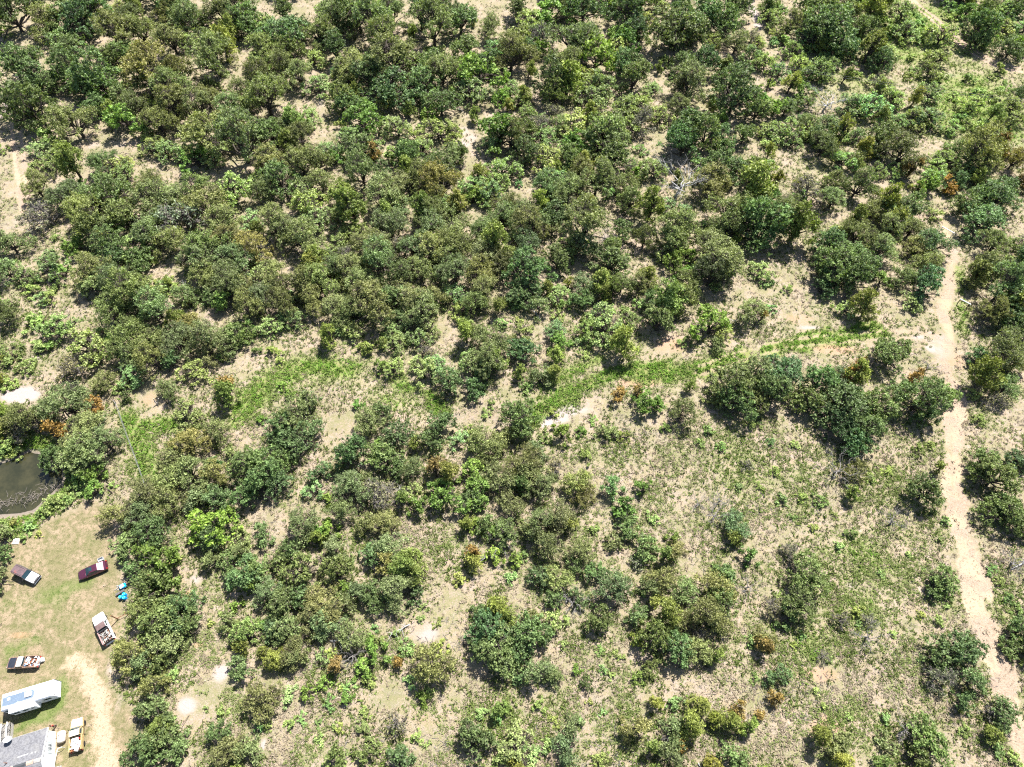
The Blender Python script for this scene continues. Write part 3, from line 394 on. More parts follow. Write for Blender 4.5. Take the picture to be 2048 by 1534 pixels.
def make_tree(kind, R, seed):
    K = KIND[kind]; g = np.random.default_rng(seed); H = K['hr']*R*g.uniform(.92, 1.1); zc = .52*H; b = .47*H
    if kind == 's': zc, b = .45*H, .5*H
    lean = g.normal(size=2)*.07*H; nl = K['lob'] if R > 2.5 else max(4, K['lob']-2)
    lob = []; nx = 4; nl += nx if kind not in 'jr' else 0; ex = g.uniform(.78, 1.28)
    for i in range(nl):
        if kind == 'j' or kind == 'r':
            f = (i+.5)/nl; a = g.uniform(0, 6.28); rr = R*(.42-.22*f); lob.append((np.array([math.cos(a)*R*.42*(1-f*.8), math.sin(a)*R*.42*(1-f*.8), H*(.26+.62*f)]), rr*1.25, rr*1.15))
        else:
            a = i*2.4+g.uniform(-.7, .7); sml = i >= nl-nx; rad = R*(g.uniform(0, .2) if i == 0 else (g.uniform(.78, 1.02) if sml else g.uniform(.32, .74))); rr = R*(g.uniform(.13, .22) if sml else g.uniform(.24, .46))*(1.2 if i == 0 else 1)
            lob.append((np.array([math.cos(a)*rad*ex, math.sin(a)*rad/ex, zc+b*(.45-1.15*(rad/R)**2*1.1+g.uniform(-.35, .3))]), rr, rr*g.uniform(.6, .9)*min(1.2, b/R*1.7)))
    off = np.array([lean[0], lean[1], 0.])
    fork = np.array([lean[0]*.3, lean[1]*.3, H*(.15 if kind != 's' else .05)]); tr = (.045*R+.05)*(1. if kind != 's' else .4)
    paths = [branch((0, 0, -.3), fork, tr*1.25, tr, g, .06, 4)]
    if kind in 'jr': paths.append(branch(fork, (lean[0], lean[1], H*.9), tr, tr*.2, g, .04, 5))
    CL = []; OUT = []
    # clump size sets the texture
    cr = {'o': .42, 'e': .40, 'm': .36, 'j': .34, 'g': .44, 'r': .34, 'x': .40, 'd': .4, 's': .26}[kind]
    if kind == 's': cr *= .6+.25*R
    for c, rr, rz in lob:
        c = c+off; paths.append(branch(fork, c, tr*.62, tr*.22, g, .16, 5))
        nc = max(5, int(11*(rr/cr)**2*.26)) if kind != 'd' else int(6+5*rr)
        D = unit(nc*3, g); D = D[D[:, 2] > -.6][:nc]; k = g.uniform(.62, 1.08, (len(D), 1))
        P = c+D*np.array([rr, rr, rz])*k
        P = P[P[:, 2] > .07*H*(kind != 's')+.05]
        CL.append(P); OUT.append(np.repeat(D[:1], len(P), 0))
        frac = {'m': .7, 'x': 1., 'd': 1., 'e': .35}.get(kind, .2)
        for p in P[g.random(len(P)) < frac]:
            rb = tr*(.16 if kind not in 'dx' else .2); q, rad_ = branch(c if g.random() < .6 else (c+fork)*.5, p, rb, .012+.004*R, g, .2, 4); paths.append((q, rad_))
            if kind in 'dx':
                for _ in range(4 if kind == 'd' else 3):
                    e = p+unit(1, g)[0]*np.array([.45, .45, .3])*g.uniform(.5, 1.4)*min(1.6, R*.35); s_ = q[-2]; paths.append((np.linspace(s_, e, 3)+np.vstack([np.zeros(3), g.normal(size=3)*.06, np.zeros(3)]), np.linspace(.028, .012, 3)))
    bv, bf = tubes(paths, 5)
    trunk = mesh('trunk', bv, bf, [BARK[K['tcol']]], smooth=True)
    if K['lai'] <= 0: return trunk, None
    CL = np.concatenate(CL); so_n = int(g.integers(0, 99)); hole = vnoise(CL[:, 0]+CL[:, 2]*.7, CL[:, 1]-CL[:, 2]*.5, .55*cr+.22*R, 200+so_n % 7); CL = CL[(g.random(len(CL)) > .1) & (hole > .33)]
    n = int(K['lai']*math.pi*R*R/(2*K['l']*K['w'])); ci = g.integers(0, len(CL), n)
    fl = .62 if kind in 'om g' else .8
    spread = cr*np.clip(g.normal(.62, .34, n), .0, 1.3); du = unit(n, g)
    P = CL[ci]+du*spread[:, None]*np.array([1, 1, fl])
    if kind in 'ejrx':   # feathery sprays: leaves pulled out along twig directions
        ax = unit(len(CL), g)*np.array([1, 1, .6])+np.array([0, 0, .35]); P += ax[ci]*g.normal(0, cr*.55, n)[:, None]
    P[:, 2] = np.maximum(P[:, 2], .06)
    up = {'o': .55, 'e': .45, 'm': .6, 'j': .25, 'g': .6, 'r': .3, 'x': .5, 's': .8}[kind]
    V, F = leaves(P, K['l'], K['w'], g, up, du)
    ct = g.beta(2.2, 2.2, len(CL)); tint = np.clip(ct[ci]*.75+g.normal(.12, .17, n), 0, 1)
    dry = np.repeat(g.random(n)*.9+(g.random(len(CL))[ci] > .93)*.12, 4)
    crown = mesh('crown', V, F, [LEAF[kind]], {'tint': np.repeat(tint, 4), 'dry': dry})
    return trunk, crown
def make_dead(R, seed, mat):
    g = np.random.default_rng(seed); H = 1.45*R; top = np.array([g.normal()*.12*H, g.normal()*.12*H, H*.45]); paths = [branch((0, 0, -.3), top, .06*R+.05, .045*R+.02, g, .1, 4)]
    for i in range(int(g.integers(6, 9))):
        a = i*2.4+g.normal()*.3; l = R*g.uniform(.75, 1.15); s0 = top*g.uniform(.55, 1.0); e = s0+np.array([math.cos(a)*l, math.sin(a)*l, H*g.uniform(.05, .55)]); q, r = branch(s0, e, .026*R+.02, .012, g, .22, 6); paths.append((q, r))
        for _ in range(5):
            b = q[g.integers(2, 6)]; d = (e-s0)*g.uniform(.2, .45)+g.normal(size=3)*l*.2; q2, r2 = branch(b, b+d, .016+.006*R, .008, g, .25, 4); paths.append((q2, r2))
            for _ in range(3): c = q2[g.integers(1, 4)]; paths.append(branch(c, c+d*.4+g.normal(size=3)*l*.13, .011, .006, g, .2, 3))
    v, f = tubes(paths, 4); return mesh('trunk', v, f, [BARK[mat]], smooth=True), None
SIZES = {'s': (.6, 1.0, 1.6), 'o': (1.3, 2.1, 3.1, 4.2), 'e': (1.3, 2.1, 3.1, 4.2), 'm': (1.3, 2.1, 3.1), 'j': (1.1, 1.8, 2.8), 'g': (1.3, 2.2, 3.3), 'r': (1.1, 1.9), 'x': (1.3, 2.4), 'd': (1.3, 2.6)}
PROTO = {}
sd = 100
for k, ss in SIZES.items():
    for s_ in ss:
        nv = 6 if k in 'oe' else 4
        PROTO[k, s_] = []
        for v in range(nv): sd += 1; PROTO[k, s_].append(make_tree(k, s_, sd) if k != 'd' else make_dead(s_, sd, 'dead'))
WHITE_DEAD = make_dead(2.6, 991, 'white')
LIST = []
for (x0, y0), txt in TILES.items():
    sc_ = 2048/700 if (x0, y0) != (0, 1050) else 3.169
    for e_ in txt.replace('\n', '').split(','):
        k, X, Y, Rr = e_.split(); LIST.append((k, x0+float(X)/sc_, y0+float(Y)/sc_, float(Rr)/sc_))
# smaller growth between the named trees, kept out of the clearings
CLEAR = [(25, 300, 45, 240), (230, 290, 130, 26), (640, 200, 22, 60), (740, 220, 40, 40), (930, 280, 45, 60), (1330, 300, 40, 45), (1190, 60, 26, 50), (1510, 40, 25, 60), (1440, 60, 30, 40), (50, 480, 45, 90), (880, 650, 25, 40), (1010, 700, 25, 60), (1590, 590, 90, 40), (1890, 560, 30, 140), (1900, 700, 60, 60), (1350, 700, 70, 40), (600, 380, 60, 25), (350, 330, 70, 25), (1480, 205, 25, 25), (1600, 330, 60, 25), (1960, 120, 90, 26), (1850, 30, 50, 40)]
gi = np.random.default_rng(77)
for k, n, x0, x1, y0, y1, r0, r1 in (('m', 62, 0, 2048, 0, 430, 11, 22), ('g', 34, 0, 2048, 0, 600, 10, 19), ('s', 52, 1480, 2060, 0, 330, 8, 16), ('s', 40, 0, 1400, 40, 700, 7, 14), ('m', 22, 1500, 2060, 180, 420, 10, 18), ('j', 30, 100, 1900, 60, 620, 9, 16), ('s', 22, 250, 1300, 1050, 1500, 7, 12), ('m', 46, 0, 1400, 150, 720, 9, 18), ('g', 60, 0, 1500, 50, 1400, 8, 15), ('s', 10, 900, 1850, 850, 1500, 7, 12), ('o', 16, -60, 1500, -70, 4, 20, 34), ('j', 22, -60, 2110, -70, 6, 14, 26), ('g', 14, -60, 2110, -60, 6, 14, 24), ('m', 12, 1400, 2110, -60, 4, 12, 24), ('j', 10, -50, 4, 520, 900, 14, 24), ('o', 6, 2046, 2090, 300, 1500, 20, 36), ('j', 8, 300, 2040, 1536, 1590, 18, 30)):
    c_ = 0
    while c_ < n:
        x, y = gi.uniform(x0, x1), gi.uniform(y0, y1)
        if any(((x-a)/rx)**2+((y-b)/ry)**2 < 1 for a, b, rx, ry in CLEAR): continue
        w_ = at(x, y); 
        if signed(w_[0], w_[1], YARD) > -2 or signed(w_[0], w_[1], POND) > -1 or seg_dist(w_[0], w_[1], TRACK) < 3.5: continue
        LIST.append((k, x, y, gi.uniform(r0, r1))); c_ += 1
LAND = [('the pond', 60, 980), ('the maroon sedan', 186, 1140), ('the blue barrels', 243, 1192), ('the white pickup with a brown roof', 205, 1256), ('the travel trailer', 60, 1390), ('the grey-roofed house', 60, 1500), ('the rusty H-shaped pipe brace', 240, 1238),
 ('the upper white pipe brace', 1892, 462), ('the lower white pipe brace', 1926, 604), ('the utility pole', 1540, 160), ('the white dead tree right of the pole', 1652, 205), ('the big grey dead tree', 1355, 371), ('the orange shrub', 1475, 1417), ('the rust-topped bush left of the creek', 452, 762),
 ('the forked pale stump', 317, 800), ('the white dead limb', 1001, 1092), ('the burnt snag', 705, 1311), ('the grey gully', 1145, 820), ('the track junction', 1890, 692), ('the largest oak beside the track', 1697, 818),
 ('the sandy trail bend', 1986, 124), ('the white fallen tree by the track', 2035, 1125), ('the leaning snag in the meadow', 1430, 1032), ('the bare tree in the lower meadow', 1738, 1270), ('the wheel ruts at the clearing', 42, 320), ('the round bush on the bare slope', 390, 315), ('the yellow-green treetop', 440, 82),
 ('the bare gap at the top edge', 1510, 20), ('the pale clearing', 930, 280), ('the widest oak of the lower middle', 1000, 1265), ('the white sand patch', 440, 1345), ('the single brownish tree above the creek', 1258, 678), ('the grassy slope above the creek', 1010, 710), ('the dead tree with a twisted trunk', 180, 690),
 ('the lower right track corner', 2030, 1450), ('the upper left corner', 10, 10), ('the upper edge centre', 1024, 0), ('the tan clearing at the left edge', 60, 480), ('the bright round mesquite', 960, 370), ('the bottom edge centre', 1024, 1530), ('the bottom edge under the rust shrubs', 1500, 1530)]
LW = [(nm, np.array(at(x, y))[:2], x, y) for nm, x, y in LAND]
USED = set()
NUMW = ['zero', 'one', 'two', 'three', 'four', 'five', 'six', 'seven', 'eight', 'nine', 'ten']
TEN = ['', 'ten', 'twenty', 'thirty', 'forty', 'fifty', 'sixty', 'seventy', 'eighty', 'ninety']
TEENS = ['ten', 'eleven', 'twelve', 'thirteen', 'fourteen', 'fifteen', 'sixteen', 'seventeen', 'eighteen', 'nineteen']
def say(n):
    if n < 10: return NUMW[n]
    if n < 20: return TEENS[n-10]
    return TEN[n//10]+('-'+NUMW[n % 10] if n % 10 else '') if n < 100 else 'a hundred'
def place_label(words, P, px, py, prefix=''):
    order = sorted(LW, key=lambda L: np.hypot(px-L[2], py-L[3]))
    for L in order[:12]:
        d = float(np.hypot(P[0]-L[1][0], P[1]-L[1][1])); dx, dy = px-L[2], py-L[3]
        if d < 1.5: lab = f'{prefix}{words} right at {L[0]}'
        else:
            a = math.degrees(math.atan2(-dy, dx)) % 360
            dr = ['right of', 'above and right of', 'above', 'above and left of', 'left of', 'below and left of', 'below', 'below and right of'][int(((a+22.5) % 360)//45)]
            lab = f'{prefix}{words}, {say(round(d))} metres {dr} {L[0]}'
        if lab not in USED and len(lab.split()) <= 16: USED.add(lab); return lab
    return None
SHORT = {'o': 'dark green oak', 'e': 'olive green elm', 'm': 'pale green mesquite', 'j': 'yellow-green juniper', 'g': 'bright green hackberry', 'r': 'rusty brown juniper', 'x': 'half-bare grey tree', 'd': 'leafless dead tree', 's': 'low green shrub'}
GROUPN = {'o': 'oaks of the scrub wood', 'e': 'elms of the scrub wood', 'm': 'mesquites of the scrub wood', 'j': 'junipers of the scrub wood', 'g': 'hackberries of the scrub wood', 'r': 'browned junipers', 'x': 'thinning trees', 'd': 'dead trees', 's': 'shrubs on the open ground'}
g = np.random.default_rng(5); SPOTS = []; count = {}
for k, px, py, rp in LIST:
    K = KIND[k]; fw = proj(at(px, py, 1.5))[2]; Rm = rp*fw/FPX*((1.32 if py < 620 else 1.22) if k not in 'sd' else 1.08)
    zc = K['hr']*Rm*(.54 if k != 's' else .45); P = at(px, py, zc)
    SPOTS.append((k, P[0], P[1], Rm, px, py))
SPOTS.sort(key=lambda s_: -s_[3])
KEEP = []
for s_ in SPOTS:
    if any((s_[1]-q[1])**2+(s_[2]-q[2])**2 < (.34*min(s_[3], q[3])+.25*s_[3])**2*.8 for q in KEEP): continue
    if signed(np.array([s_[1]]), np.array([s_[2]]), POND)[0] > -.2 and s_[0] != 's': pass
    if s_[0] in 'smgj' and seg_dist(s_[1], s_[2], TRAIL) < 1.6+s_[3]*.8: continue
    KEEP.append(s_); count[s_[0]] = count.get(s_[0], 0)+1
open('/tmp/treecount.txt', 'w').write(f'{len(KEEP)} {count}') if False else None
for k, x, y, Rm, px, py in KEEP:
    K = KIND[k]; sz = min(SIZES[k], key=lambda v: abs(math.log(v/Rm))); tr_, cr_ = PROTO[k, sz][g.integers(len(PROTO[k, sz]))]
    if k == 'd' and py < 400: tr_, cr_ = WHITE_DEAD; sz = 2.6
    root = empty(K['name'], (x, y, gh(x, y)), g.uniform(0, 6.28)); f = Rm/sz
    root.scale = (f*g.uniform(.92, 1.1), f*g.uniform(.92, 1.1), f*g.uniform(.88, 1.18))
    link('trunk', tr_, root)
    if cr_ is not None:
        c = link('crown', cr_, root); v = g.normal(1, .16); hu = g.normal(0, .09)
        c.color = (max(.4, v*(.97+hu)), max(.4, v), max(.3, v*(1-hu*.5+g.normal(0, .07))), 1)
    pre = 'broad ' if Rm > 3.6 else ('small ' if Rm < 1.5 and k != 's' else '')
    lab = place_label(SHORT[k], (x, y), px, py, pre) or place_label(SHORT[k]+' crown', (x, y), px, py, pre) or f'{SHORT[k]} in the scrub wood'
    tag(root, lab, K['cat'], GROUPN[k])
# ================================================================== LOW GROWTH (uncountable)
def veg_mat(name, a, b, tr=.3):
    t = NT(name); c = t.mix(t.attr('tint'), tuple(v*.74 for v in a), tuple(v*.74 for v in b)); d = t.n('BsdfDiffuse'); t.set(d.inputs[0], c); tl = t.n('BsdfTranslucent'); t.set(tl.inputs[0], c)
    ms = t.n('MixShader'); ms.inputs[0].default_value = tr; t.t.links.new(d.outputs[0], ms.inputs[1]); t.t.links.new(tl.outputs[0], ms.inputs[2]); t.t.links.new(ms.outputs[0], t.out.inputs[0]); return t.m
g = np.random.default_rng(21)
def scatter(n, dens):
    """n random points in view, thinned by a density function of the land cover"""
    px = g.uniform(-60, 2110, n*2); py = g.uniform(-40, 1600, n*2)
    a = (px-1024)/FPX; b = (767-py)/FPX; rz = -SP+b*CP; t = -CAMH/rz; X = a*t; Y = (CP+b*SP)*t
    c = cover(X, Y); p = dens(c, X, Y); p = p*(c['pond'] < -.4)
    m = g.random(n*2) < p; X, Y = X[m], Y[m]
    return X, Y, height(X, Y), {k: v[m] for k, v in c.items()}
def blades(X, Y, Z, size, nb, wid, splay, rise):
    n = len(X); N = n*nb; a = g.uniform(0, 6.283, N); s = np.repeat(size, nb)*g.uniform(.6, 1.25, N)
    d = np.stack([np.cos(a), np.sin(a), np.zeros(N)], 1); q = np.stack([-np.sin(a), np.cos(a), np.zeros(N)], 1)
    C = np.repeat(np.stack([X, Y, Z-.02], 1), nb, 0)+d*(s*.22*g.random(N))[:, None]
    W = (wid*s*g.uniform(.7, 1.3, N))[:, None]; sp = (splay*s*g.uniform(.4, 1.2, N))[:, None]; hi = (rise*s*g.uniform(.6, 1.2, N))
    mid = C+d*sp*.55; mid[:, 2] += hi*.8; tip = C+d*sp; tip[:, 2] += hi
    V = np.stack([C-q*W*.5, C+q*W*.5, mid+q*W*.5, tip, mid-q*W*.5], 1).reshape(-1, 3)
    i = np.arange(N)*5; return V, np.stack([i, i+1, i+2, i+3, i+4], 1)
# dry straw tufts
X, Y, Z, c = scatter(70000, lambda c, X, Y: np.clip(.42-.7*c['track']-.93*c['yard']-.6*c['bare']-.3*c['lush']-.5*c['rust']+2.2*(fbm(X, Y, 5., 81, 4)-.5), 0, 1))
V, F = blades(X, Y, Z, g.uniform(.22, .52, len(X)), 6, .26, .95, .55)
tint = np.repeat(np.clip(fbm(X, Y, 6., 85, 2)*.8+g.normal(.1, .2, len(X)), 0, 1), 30)
m_dry = veg_mat('dry_grass', (.235, .19, .13), (.46, .39, .285), .25)
tag(link('dry_grass', mesh('dry_grass', V, F, [m_dry], {'tint': tint})), 'dry straw coloured grass tufts all over the open ground', 'grass', kind='stuff')
# green grass tufts
X, Y, Z, c = scatter(60000, lambda c, X, Y: np.clip(.24+1.0*c['lush']-1.5*c['track']-1.6*c['yard']-.6*c['bare']-.4*c['rust']+2.0*(fbm(X, Y, 5., 91, 4)-.5), 0, 1))
V, F = blades(X, Y, Z, g.uniform(.22, .6, len(X))*(1+.25*(c['lush'] > .8)), 6, .24, .9, .75)
lu = np.clip(c['lush'], 0, 1); tint = np.repeat(np.clip(.15+.75*lu**1.5+g.normal(0, .22, len(X)), 0, 1), 30)
m_gg = veg_mat('green_grass', (.14, .165, .055), (.21, .34, .06), .35)
tag(link('grass', mesh('grass', V, F, [m_gg], {'tint': tint})), 'green grass tufts scattered through the dry grass', 'grass', kind='stuff')
# lush weeds by the creek and in hollows, low scrub in the meadow
def weeds(name, n, dens, smin, smax, nl, ll, lw, mat, label):
    X, Y, Z, c = scatter(n, dens); m = len(X); s = g.uniform(smin, smax, m)**1.0
    ci = np.repeat(np.arange(m), nl); N = len(ci); du = unit(N, g); du[:, 2] = np.abs(du[:, 2]); r = g.uniform(.35, 1., N)**.6
    P = np.stack([X, Y, Z], 1)[ci]+du*(s[ci]*r)[:, None]*np.array([1, 1, .95])
    V, F = leaves(P, ll, lw, g, .8, du); V = V.reshape(-1, 4, 3)
    tint = np.clip(g.beta(2, 2, m)[ci]*.8+g.normal(.1, .15, N), 0, 1)
    tag(link(name, mesh(name, V.reshape(-1, 3), F, [mat], {'tint': np.repeat(tint, 4)})), label, 'undergrowth', kind='stuff')
m_wd = veg_mat('weeds', (.10, .22, .026), (.29, .52, .085), .4); m_sc = veg_mat('scrub', (.14, .175, .055), (.33, .40, .14), .35)
weeds('weeds', 44000, lambda c, X, Y: np.clip(1.7*(c['lush']-.62), 0, 1)*(c['track'] < .5)*(c['yard'] < .2), .20, .75, 16, .13, .085, m_wd, 'lush bright green weeds along the creek bed')
weeds('undergrowth', 80000, lambda c, X, Y: np.clip(.26+.95*np.clip(c['lush']-.12, 0, .55)-1.6*c['track']-.5*c['bare']+2.2*(fbm(X, Y, 4.5, 95, 4)-.5), 0, 1)*(c['yard'] < .3), .16, .62, 12, .12, .07, m_sc, 'low olive scrub and forbs dotted over the open ground')
# short lawn tufts in the yard and stubble on the track
X, Y, Z, c = scatter(260000, lambda c, X, Y: np.clip(.9*c['yard']-.45*c['drive'], 0, 1)*(.55+.6*(fbm(X, Y, 2.2, 121, 3)-.3)))
V, F = blades(X, Y, Z, g.uniform(.09, .20, len(X)), 4, .34, 1., .45); lu = np.clip(c['lush'], 0, 1)
gn = np.clip(.15+1.1*lu+1.4*(fbm(X, Y, 3.4, 125, 3)-.5)+g.normal(0, .2, len(X)), 0, 1)
tag(link('lawn_grass', mesh('lawn_grass', V, F, [veg_mat('lawn_blades', (.42, .34, .22), (.12, .19, .045), .25)], {'tint': np.repeat(gn, 20)})), 'short mixed green and tan grass of the mown yard', 'grass', kind='stuff')
X, Y, Z, c = scatter(60000, lambda c, X, Y: (c['track'] > .3)*(c['yard'] < .3)*.8)
V, F = blades(X, Y, Z-.05, g.uniform(.10, .26, len(X)), 4, .34, 1., .3)
tag(link('track_stubble', mesh('track_stubble', V, F, [m_dry], {'tint': np.repeat(g.random(len(X)), 20)})), 'trampled straw stubble along the sandy track', 'grass', kind='stuff')
# fallen twigs and dead brush
X, Y, Z, c = scatter(9000, lambda c, X, Y: np.clip(.10+1.8*(fbm(X, Y, 8., 99, 3)-.6), 0, 1)*(1-c['yard'])*(1-c['track']))
X = np.repeat(X, 4)+g.normal(0, .45, len(X)*4); Y = np.repeat(Y, 4)+g.normal(0, .45, len(Y)*4); N = len(X); a = g.uniform(0, 6.28, N); L = g.uniform(.3, 1.1, N)
d = np.stack([np.cos(a)*L, np.sin(a)*L, g.uniform(-.1, .35, N)], 1)*.5; C = np.stack([X, Y, height(X, Y)+.10], 1); q = np.stack([-np.sin(a), np.cos(a), 0*a], 1)*.028; u = np.array([0, 0, .04])
V = np.stack([C-d-q, C-d+q, C-d+u, C+d-q, C+d+q, C+d+u], 1).reshape(-1, 3); i = np.arange(N)*6
F = np.concatenate([np.stack([i+p, i+r, i+r+3, i+p+3], 1) for p, r in ((0, 1), (1, 2), (2, 0))])
tag(link('debris', mesh('debris', V, F, [BARK['dead']])), 'grey fallen twigs and dead brush littering the ground', 'deadwood', kind='stuff')
# ================================================================== YARD: vehicles, house, trailer, odds and ends
M_GLASS = paint('window_glass', (.02, .045, .055), .08, .1, 0, .6, 1.); M_TYRE = paint('tyre_rubber', (.02, .02, .02), .85, .2); M_RIM = paint('steel_rim', (.32, .32, .33), .35, .2, .6)
M_BLACK = paint('black_trim', (.022, .022, .024), .5, .2); M_CHROME = paint('chrome', (.6, .6, .62), .2, .1, .9); M_RED = paint('red_lens', (.42, .02, .015), .2, .1); M_LAMP = paint('lamp_lens', (.7, .7, .66), .15, .1)
M_WHITE = paint('white_paint', (.74, .74, .73), .4, .07); M_RUST = paint('rust', (.26, .10, .045), .9, .3); M_GREYW = paint('weathered_boards', (.36, .34, .31), .9, .25, scale=5.)
def lerp(a, b, t): return a+(b-a)*t
def loft(st, close=True):
    V = []; F = []; n = 10
    for x, zt, hw, zb in st:
        h = [(hw*.86, zb), (hw, zb+.18*(zt-zb)+.05), (hw, zt-.24*(zt-zb)), (hw*.965, zt-.08*(zt-zb)), (hw*.80, zt)]
        V += [(x, y, z) for y, z in h]+[(x, -y, z) for y, z in reversed(h)]
    for i in range(len(st)-1):
        for k in range(n): F.append((i*n+k, (i+1)*n+k, (i+1)*n+(k+1) % n, i*n+(k+1) % n))
    F.append(tuple(range(n))); F.append(tuple(range(len(V)-1, len(V)-n-1, -1)))
    return V, F
def ztop(st, x):
    xs = [s[0] for s in st]; return float(np.interp(x, xs, [s[1] for s in st])), float(np.interp(x, xs, [s[2] for s in st]))
def top_patch(st, x0, x1, fr, lift=.014, m=5):
    V = []; F = []; n = 5
    for i in range(m):
        x = lerp(x0, x1, i/(m-1)); z, hw = ztop(st, x)
        V += [(x, hw*fr*(k/(n-1)*2-1), z+lift+.028*(1-(k/(n-1)*2-1)**2)) for k in range(n)]
    for i in range(m-1):
        for k in range(n-1): F.append((i*n+k, (i+1)*n+k, (i+1)*n+k+1, i*n+k+1))
    V2 = [(x, y, z-.03) for x, y, z in V]; N = len(V); F2 = [tuple(reversed([q+N for q in f])) for f in F]
    rim = [i*n for i in range(m)]+[(m-1)*n+k for k in range(1, n)]+[i*n+n-1 for i in range(m-2, -1, -1)]+[k for k in range(n-2, 0, -1)]
    F3 = [(rim[i], rim[(i+1) % len(rim)], rim[(i+1) % len(rim)]+N, rim[i]+N) for i in range(len(rim))]
    return V+V2, F+F2+F3
def fpatch(q, u0, u1, v0, v1, off=.014, th=.012):
    """thin panel on the quad q = bottom-left, bottom-right, top-right, top-left"""
    A, B, C, D = (Vector(p) for p in q); nn = (B-A).cross(D-A).normalized()
    f = lambda u, v: (A.lerp(B, u)).lerp(D.lerp(C, u), v)
    P = [f(u0, v0), f(u1, v0), f(u1, v1), f(u0, v1)]
    V = [p+nn*off for p in P]+[p+nn*(off-th) for p in P]
    return V, [(0, 1, 2, 3), (7, 6, 5, 4), (0, 4, 5, 1), (1, 5, 6, 2), (2, 6, 7, 3), (3, 7, 4, 0)]
def wheel(par, x, y, r, wd=.2):
    e = MB().lathe([(r*.55, -wd/2), (r*.9, -wd/2), (r, -wd*.35), (r, wd*.35), (r*.9, wd/2), (r*.55, wd/2)], 20, axis='Y').build('tyre', M_TYRE, None, True)
    wh = bpy.data.objects.new('wheel', None); COL.objects.link(wh); wh.parent = par; wh.location = (x, y, r); e.parent = wh
    MB().lathe([(r*.56, -wd*.42), (r*.5, -wd*.2), (r*.5, wd*.2), (r*.56, wd*.42)], 16, axis='Y').build('rim', M_RIM, wh, True)
